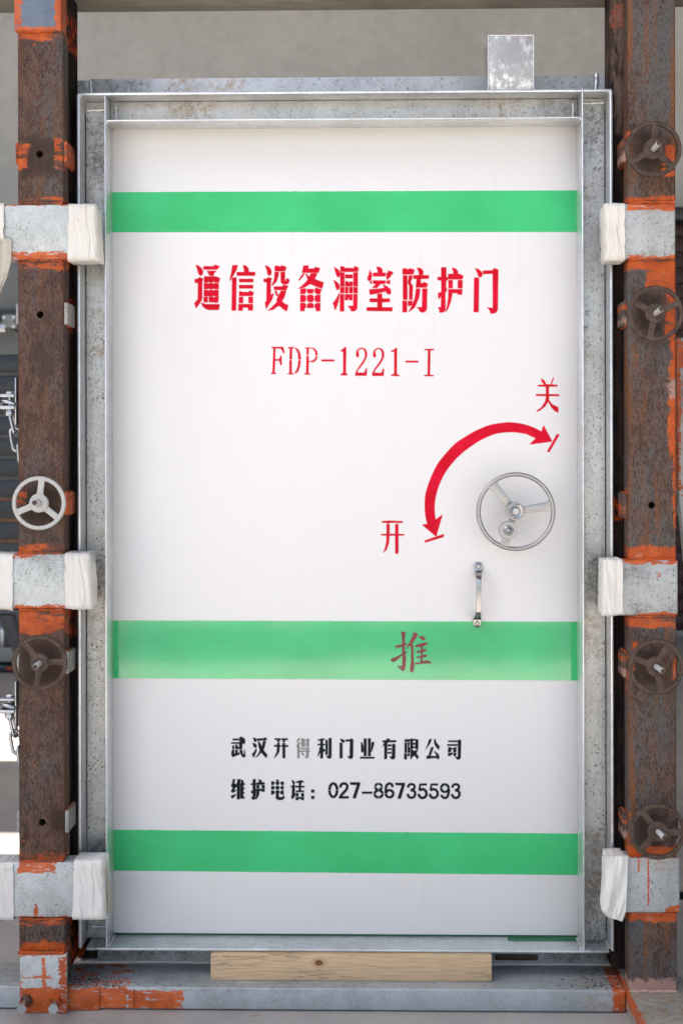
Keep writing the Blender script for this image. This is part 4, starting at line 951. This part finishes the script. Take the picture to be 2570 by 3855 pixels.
def rag(name, poly, Y, parent, mat, seed, thick=.004):
    """hanging cloth scrap: outline in photo px, built as a crumpled sheet with thickness"""
    top = [p for p in poly[:len(poly)//2]]; bot = poly[len(poly)//2:][::-1]
    bm = bmesh.new(); g = []; NU, NV = 14, 22
    def ev(l, t):
        f = t*(len(l)-1); i = min(int(f), len(l)-2); f -= i
        return (l[i][0]+(l[i+1][0]-l[i][0])*f, l[i][1]+(l[i+1][1]-l[i][1])*f)
    for j in range(NV+1):
        v = j/NV; row = []
        L_, R_ = ev(top, v), ev(bot, v)
        for i in range(NU+1):
            u = i/NU; px = L_[0]+(R_[0]-L_[0])*u; py = L_[1]+(R_[1]-L_[1])*u
            y = Y+noise.noise((u*3+v, v*2, seed))*.010+abs(noise.noise((u*5+v*1.5, v*2.5, seed+3)))*.008
            row.append(bm.verts.new(at(px, py, y)))
        g.append(row)
    for j in range(NV):
        for i in range(NU): bm.faces.new((g[j][i], g[j+1][i], g[j+1][i+1], g[j][i+1]))
    bmesh.ops.recalc_face_normals(bm, faces=bm.faces)
    r = bmesh.ops.extrude_face_region(bm, geom=list(bm.faces))
    for v in r['geom']:
        if isinstance(v, bmesh.types.BMVert): v.co.y += thick
    bmesh.ops.recalc_face_normals(bm, faces=bm.faces)
    return from_bm(name, bm, mat, parent, True)
gb = dict(metal=.25, rough=.45)
m_b1 = galv_mat('clamp_galvanised_a', (.56, .59, .58), orange=PR([(45, 265, 950, 985), (20, 262, 765, 772), (55, 245, 2279, 2300), (48, 120, 2078, 2098), (120, 245, 2080, 2088), (70, 212, 3240, 3288), (60, 270, 3452, 3462), (130, 142, 3400, 3450)], YBL), dark=PR([(120, 250, 2090, 2110), (200, 262, 3440, 3456)], YBL), speck=.6, **gb)
m_b2 = galv_mat('clamp_galvanised_b', (.44, .46, .46), orange=PR([(2360, 2548, 755, 790), (2360, 2548, 962, 975), (2345, 2550, 2104, 2122), (2400, 2552, 2308, 2320), (2500, 2556, 3415, 3440)], YBL),
    thin=PR([(2400, 2405, 3225, 3285), (2436, 2442, 3225, 3410), (2470, 2474, 3225, 3248), (2545, 2552, 3405, 3420), (2529, 2532, 2222, 2243), (2466, 2469, 2262, 2276), (2478, 2481, 2158, 2172)], YBL), dark=PR([(2345, 2410, 2110, 2170), (2360, 2520, 2295, 2318), (2360, 2540, 955, 972)], YBL), stain=PR([(2363, 2550, 3230, 3262), (2400, 2545, 770, 800)], YBL), speck=.7, **gb)
def block(par, px0, px1, py0, py1, mat, pxc):
    return box('clamp_block', AX(px0, YBL), AX(px1, YBL), YBL, YB-.002, AZ(py1, YBL, pxc), AZ(py0, YBL, pxc), mat, par, .005, 3)
b = block(pl, -170, 364, 769, 977, m_b1, 150); tape_wrap('tape_wrap', 262, 364, 765, 980, b, 1, -6, 12, 1, 0, 0, .002)
tape_wrap('tape_wrap', -180, 18, 764, 982, b, -1, 40, 0, 2)
rag('tape_scrap', [(-30, 890), (-30, 960), (-25, 1050), (-20, 1105), (0, 1108), (28, 1040), (42, 985), (44, 900)], YBL-.012, b, M['rag'], 4)
b = block(pl, -170, 340, 2085, 2292, m_b1, 150); tape_wrap('tape_wrap', 244, 343, 2082, 2295, b, 1, 2, 4, 5, 18)
tape_wrap('tape_wrap', -180, 49, 2085, 2297, b, -1, 2, 0, 7)
b = block(pl, -170, 386, 3246, 3455, m_b1, 150); tape_wrap('tape_wrap', 277, 388, 3242, 3466, b, 1, -6, 8, 9)
tape_wrap('tape_wrap', -180, 49, 3248, 3468, b, -1, 20, 0, 11)
rag('tape_scrap', [(386, 3252), (390, 3310), (398, 3380), (405, 3440), (422, 3440), (414, 3370), (408, 3320), (396, 3250)], YBL+.012, b, M['rag'], 14, .02)
b = block(pr, 2282, 2543, 766, 974, m_b2, 2450); tape_wrap('tape_wrap', 2275, 2352, 763, 980, b, -1, 4, 0, 13)
b = block(pr, 2274, 2550, 2108, 2318, m_b2, 2450); tape_wrap('tape_wrap', 2268, 2342, 2106, 2319, b, -1, -4, 0, 15, 0, 0, .001)
b = block(pr, 2286, 2555, 3229, 3438, m_b2, 2450); tape_wrap('tape_wrap', 2280, 2350, 3226, 3440, b, -1, 4, 0, 17)
rag('tape_scrap', [(2266, 3224), (2266, 3300), (2258, 3400), (2264, 3430), (2280, 3450), (2350, 3468), (2356, 3400), (2358, 3300), (2362, 3224), (2330, 3222)][:5]+[(2342, 3470), (2354, 3430), (2356, 3380), (2360, 3300), (2362, 3224)], YBL-.014, b, M['tape'], 19, .01)
# lugs on both sides at hole / wheel heights
m_lug = galv_mat('lug_plate', (.34, .33, .31), orange=[(xr0_, 1.3, .05, 2)], speck=.8, metal=.2)
m_lugr = rust_mat('lug_rust', PR([(2325, 2364, y-34, y-14) for y in (560, 1178, 2508, 3120)]+[(2325, 2364, 1902, 1940)], YF), .7, .9, pale=PR([(2325, 2364, y+18, y+36) for y in (560, 1178, 2508, 3120)], YF))
m_lugo = rust_mat('lug_orange', [(0, 1.3, 2, 2)], .2, .2)
for i, y in enumerate((573, 1180, 1895, 2497, 3095)):
    z = AZ(y, YF, 150); m_ = m_lugo if i in (0, 2) else m_lug
    box('lug', xl0-.0068, xl0+.0005, YF+.008, -.075, z-.026, z+.026, m_, pl, .0015)
    box('lug', xl1-.0005, xl1+.0085, YF+.004, -.075, z-.027, z+.027, m_, pl, .0015)
    for s_ in (-1, 1): bead('weld_bead', (xl1+.002, YF+.008, z+s_*.028), (xl1+.002, -.08, z+s_*.028), .003, M['weld_orange'], pl, seed=y+s_)
for i, y in enumerate((560, 1178, 1902, 2508, 3120)):
    z = AZ(y, YF, 2450); m_ = m_lugo if i in (2, 4) else m_lug
    m_ = m_lugr
    box('lug', xr0_-.010, xr0_+.0005, YF+.012, -.075, z-.030, z+.030, m_, pr, .0015)
    box('lug', xr1_-.0005, xr1_+.006, YF+.010, -.075, z-.027, z+.027, m_, pr, .0015)
    for s_ in (-1, 1): bead('weld_bead', (xr0_-.002, YF+.010, z+s_*.031), (xr0_-.002, -.08, z+s_*.031), .0035, M['weld_orange'], pr, seed=y+s_)
# plates at the top and foot of the left post
m_top = galv_mat('blue_steel_plate', (.16, .20, .26), orange=PR([(52, 80, -40, 118), (208, 240, -40, 118), (50, 245, 104, 130)], YF-.006), speck=.6, metal=.3)
box('top_plate', AX(57, YF-.006), AX(233, YF-.006), YF-.006, YB, AZ(114, YF-.006, 150), AZ(-60, YF, 150), m_top, pl, .003)
m_foot = galv_mat('foot_plate_paint', (.52, .54, .53), orange=PR([(70, 252, 3715, 3830), (72, 250, 3580, 3600), (225, 252, 3600, 3830), (160, 172, 3600, 3715), (70, 82, 3700, 3760), (85, 200, 3675, 3682)], YF-.01), dark=PR([(95, 112, 3640, 3655)], YF-.01), speck=.4, metal=.2)
zf = AZ(3592, YF-.012, 150)
fp = box('foot_plate', AX(72, YF-.012), AX(248, YF-.012), YF-.012, YG-.0045, .0012, zf, m_foot, pl, .002)
box('foot_box', AX(74, YG), AX(247, YG), YG-.004, YB, zt_b+.001, zf-.002, m_pl, pl, .002)
bead('weld_bead', (xl0, YF-.008, zf+.002), (xl1, YF-.008, zf+.002), .005, M['weld_orange'], pl, seed=77)
for (hx, hy, bx_, by_) in ((100, 3765, 83, 3798), (212, 3768, 202, 3797)):
    a = at(hx, hy, YF-.013); c = at(bx_, by_, YF-.075)
    bl = lathe('bolt', (a.x, YF-.012, a.z), [(.0165, 0), (.015, -.006), (.0135, -.012), (.009, -.012)], M['weld_orange'], fp, 6)
    tube('bolt_shank', [a, c], .0058, M['steel'], fp, 12)
    d = (c-a).normalized()
    b2 = bmesh.new(); bm_tube(b2, [c-d*.004, c+d*.0055], .0125, 6); from_bm('bolt_head', b2, M['steel'], fp, True)
# handwheels on the posts
def post_wheel(par, px, py, rpx, spokes, sx, sy, mat, hubr=36, shaft_px=(0, 0), label=None):
    Yw = YF-.056; pp = F/(D0+Yw)
    c = at(px, py, Yw); R1 = rpx/pp; wdt = 15.5/pp
    # rim: flat-faced ring
    bm = bmesh.new(); n = 72
    prof = [(R1, .004), (R1+.0002, -.002), (R1-.0015, -.0045), (R1-wdt+.0012, -.0045), (R1-wdt, -.003), (R1-wdt, .004)]
    rings = []
    for k in range(n):
        a = 2*math.pi*k/n
        rings.append([bm.verts.new(c+Vector((math.cos(a)*r_, h, math.sin(a)*r_))) for r_, h in prof])
    for k in range(n):
        A, B = rings[k], rings[(k+1) % n]
        for i in range(len(prof)): bm.faces.new((A[i], A[(i+1) % len(prof)], B[(i+1) % len(prof)], B[i]))
    bmesh.ops.recalc_face_normals(bm, faces=bm.faces)
    w_ = from_bm('handwheel', bm, mat, par, True)
    if label: w_['label'] = label
    for ang in spokes:
        a = R(ang); d = Vector((math.cos(a), 0, math.sin(a))); nn = Vector((-d.z, 0, d.x))
        p0 = c+d*(hubr*.8/pp); p1 = c+d*(R1-wdt*.8)
        pts = []
        for s_, sq in ((1, ((0, 14), (.25, 11.5), (.85, 11.5), (1, 17))), (-1, ((1, 17), (.85, 11.5), (.25, 11.5), (0, 14)))):
            for u, h in sq: q = p0.lerp(p1, u)+nn*s_*h/pp; pts.append((q.x, q.z))
        prism('spoke', pts, Yw-.0035, Yw+.0035, mat, w_, .001)
    lathe('hub', (c.x, Yw, c.z), [(hubr*.95/pp, .012), (hubr/pp, .002), (hubr/pp, -.004), (hubr*.93/pp, -.0055), (16/pp, -.0058), (15/pp, -.003)], mat, w_, 40)
    # threaded shaft; leaves the post slightly askew
    e = at(sx, sy, Yw-.045); s0 = Vector((c.x, YF-.001, c.z)) ; h0 = Vector((c.x, Yw, c.z))
    tube('shaft', [s0, h0, e], .0068, M['shaft'], w_, 14)
    d = (e-h0).normalized(); tube('shaft_end', [e-d*.0005, e+d*.0012], .0063, M['rust'], w_, 14)
    return w_
post_wheel(pl, 148, 1894, 102, (83, 203, 322), 131, 1893, M['dull_alu'], 36, label='pale grey handwheel on the left post')
post_wheel(pl, 151, 2495, 105, (127, 3, 263), 133, 2511, M['rust'], 36, label='rusty handwheel on the left post below the middle clamp')
post_wheel(pr, 2457, 562, 105, (85, 210, 318), 2479, 538, M['rust'], 38, label='topmost rusty handwheel on the right post')
post_wheel(pr, 2465, 1180, 104, (152, 24, 256), 2488, 1163, M['rust'], 38, label='rusty handwheel just below the top right clamp')
post_wheel(pr, 2467, 2509, 104, (62, 160, 282), 2494, 2527, M['rust'], 38, label='rusty handwheel just below the middle right clamp')
post_wheel(pr, 2473, 3130, 105, (128, -2, 228), 2500, 3154, M['rust'], 38, label='lowest rusty handwheel above the bottom right clamp')

# ------------------------------------------------------------------ chain shackles at the left
def shackle(y0, label):
    Ys = -.10; s = 1/(F/(D0+Ys))
    def W(px, py, dy=0): return at(px, py, Ys+dy)
    t = thing('chain_shackle', label, 'shackle', W(60, y0+80), 'chain shackles on the left edge')
    G = M['steel']
    a, b_ = W(62.5, y0, 0), W(68, y0+175, 0)
    box('back_plate', a.x, b_.x, Ys-.015, Ys+.06, b_.z, a.z, G, t, .001)
    def pl_(x0, x1, ya, yb): p, q = W(x0, ya), W(x1, yb); return box('ear_plate', p.x, q.x, Ys-.022, Ys+.03, q.z, p.z, G, t, .002)
    pl_(9, 64, y0+62, y0+73); pl_(8, 64, y0+105, y0+118)
    c = W(38, y0+62); h1 = bmesh.new()
    bm_lathe(h1, (c.x, Ys, c.z), [(.0118, 0), (.0122, .005), (.0100, .0075)], 6, 'Z'); from_bm('bolt_head', h1, G, t, True)
    c2 = W(38, y0+142); h1 = bmesh.new(); bm_lathe(h1, (c2.x, Ys, c2.z), [(.0118, 0), (.0124, .002), (.0124, .0105), (.0115, .012)], 6, 'Z'); from_bm('nut', h1, G, t, True)
    tube('bolt', [c, c2+Vector((0, 0, -.004))], .0062, G, t, 14)
    lathe('washer', (c2.x, Ys, c2.z+.013), [(.014, 0), (.014, .002)], G, t, 24, 'Z')
    cc = W(42, y0+92)
    tube('bow', [cc+Vector((math.cos(a_)*.021, math.sin(a_)*.016, -abs(math.cos(a_))*.002+.003*math.sin(a_*2))) for a_ in [2*math.pi*i/28 for i in range(28)]], .0058, G, t, 12, True)
    # chain links
    def link_(cx, cy, w_, h_, rotd, tilt, r_=.0042):
        m_ = W(cx, cy, .0); pts = []
        for i in range(32):
            a_ = 2*math.pi*i/32; u = math.cos(a_)*w_; v = math.sin(a_)*(h_-w_)+ (w_*math.sin(a_)); 
            v = math.copysign(h_-w_, math.sin(a_))*min(1, abs(math.sin(a_))*3)+math.sin(a_)*w_
            p = Vector((u*math.cos(R(rotd)), u*math.sin(R(rotd)), v)); p = Matrix.Rotation(R(tilt), 3, 'Y') @ p; pts.append(m_+p)
        return tube('link', pts, r_, G, t, 10, True)
    link_(52, y0+172, .0095, .026, 75, -14, .0046)
    link_(62, y0+232, .012, .029, 10, -10, .0046)
    link_(76, y0+285, .0095, .024, 80, -5, .0046)
    return t
shackle(1423, 'galvanised chain shackle beside the pale handwheel, upper one on the left post')
shackle(2562, 'galvanised chain shackle below the rusty handwheel, lower one on the left post')

# ------------------------------------------------------------------ right edge bits
m_lean = galv_mat('orange_smeared_steel', (.42, .44, .45), orange=[(AX(2580, .05), AZ(1340, .05), .06, .035), (AX(2549, .05), AZ(1560, .05), .006, .2)]+PR([(2540, 2640, 1832, 1840), (2540, 2640, 1862, 1868)], .04), stain=PR([(2540, 2640, 1290, 1760)], .05), dark=PR([(2540, 2640, 1300, 1560)], .05), speck=.6)
lp = prism('steel_brace', [(AX(2545, .04), AZ(1276, .04)), (AX(2640, .04), AZ(1276, .04)), (AX(2640, .04), AZ(2150, .04)), (AX(2580, .04), AZ(2150, .04)), (AX(2552, .04), AZ(1860, .04)), (AX(2546, .04), AZ(1500, .04))], .04, .07, m_lean, None, .003)
tag(lp, 'orange smeared steel brace at the right edge behind the post', 'brace')
rp, rq = at(2548, 3371, -.06), at(2680, 3371, -.06)
bm = bmesh.new(); pts = []; N = 160
for i in range(N+1): pts.append(rp.lerp(rq, i/N))
bm_tube(bm, pts, lambda t: .0093+.0012*math.sin(t*N*math.pi*.5), 14)
tr = from_bm('threaded_rod', bm, M['dark_metal'], None, True)
tag(tr, 'dark threaded rod sticking out beside the bottom right clamp', 'rod')
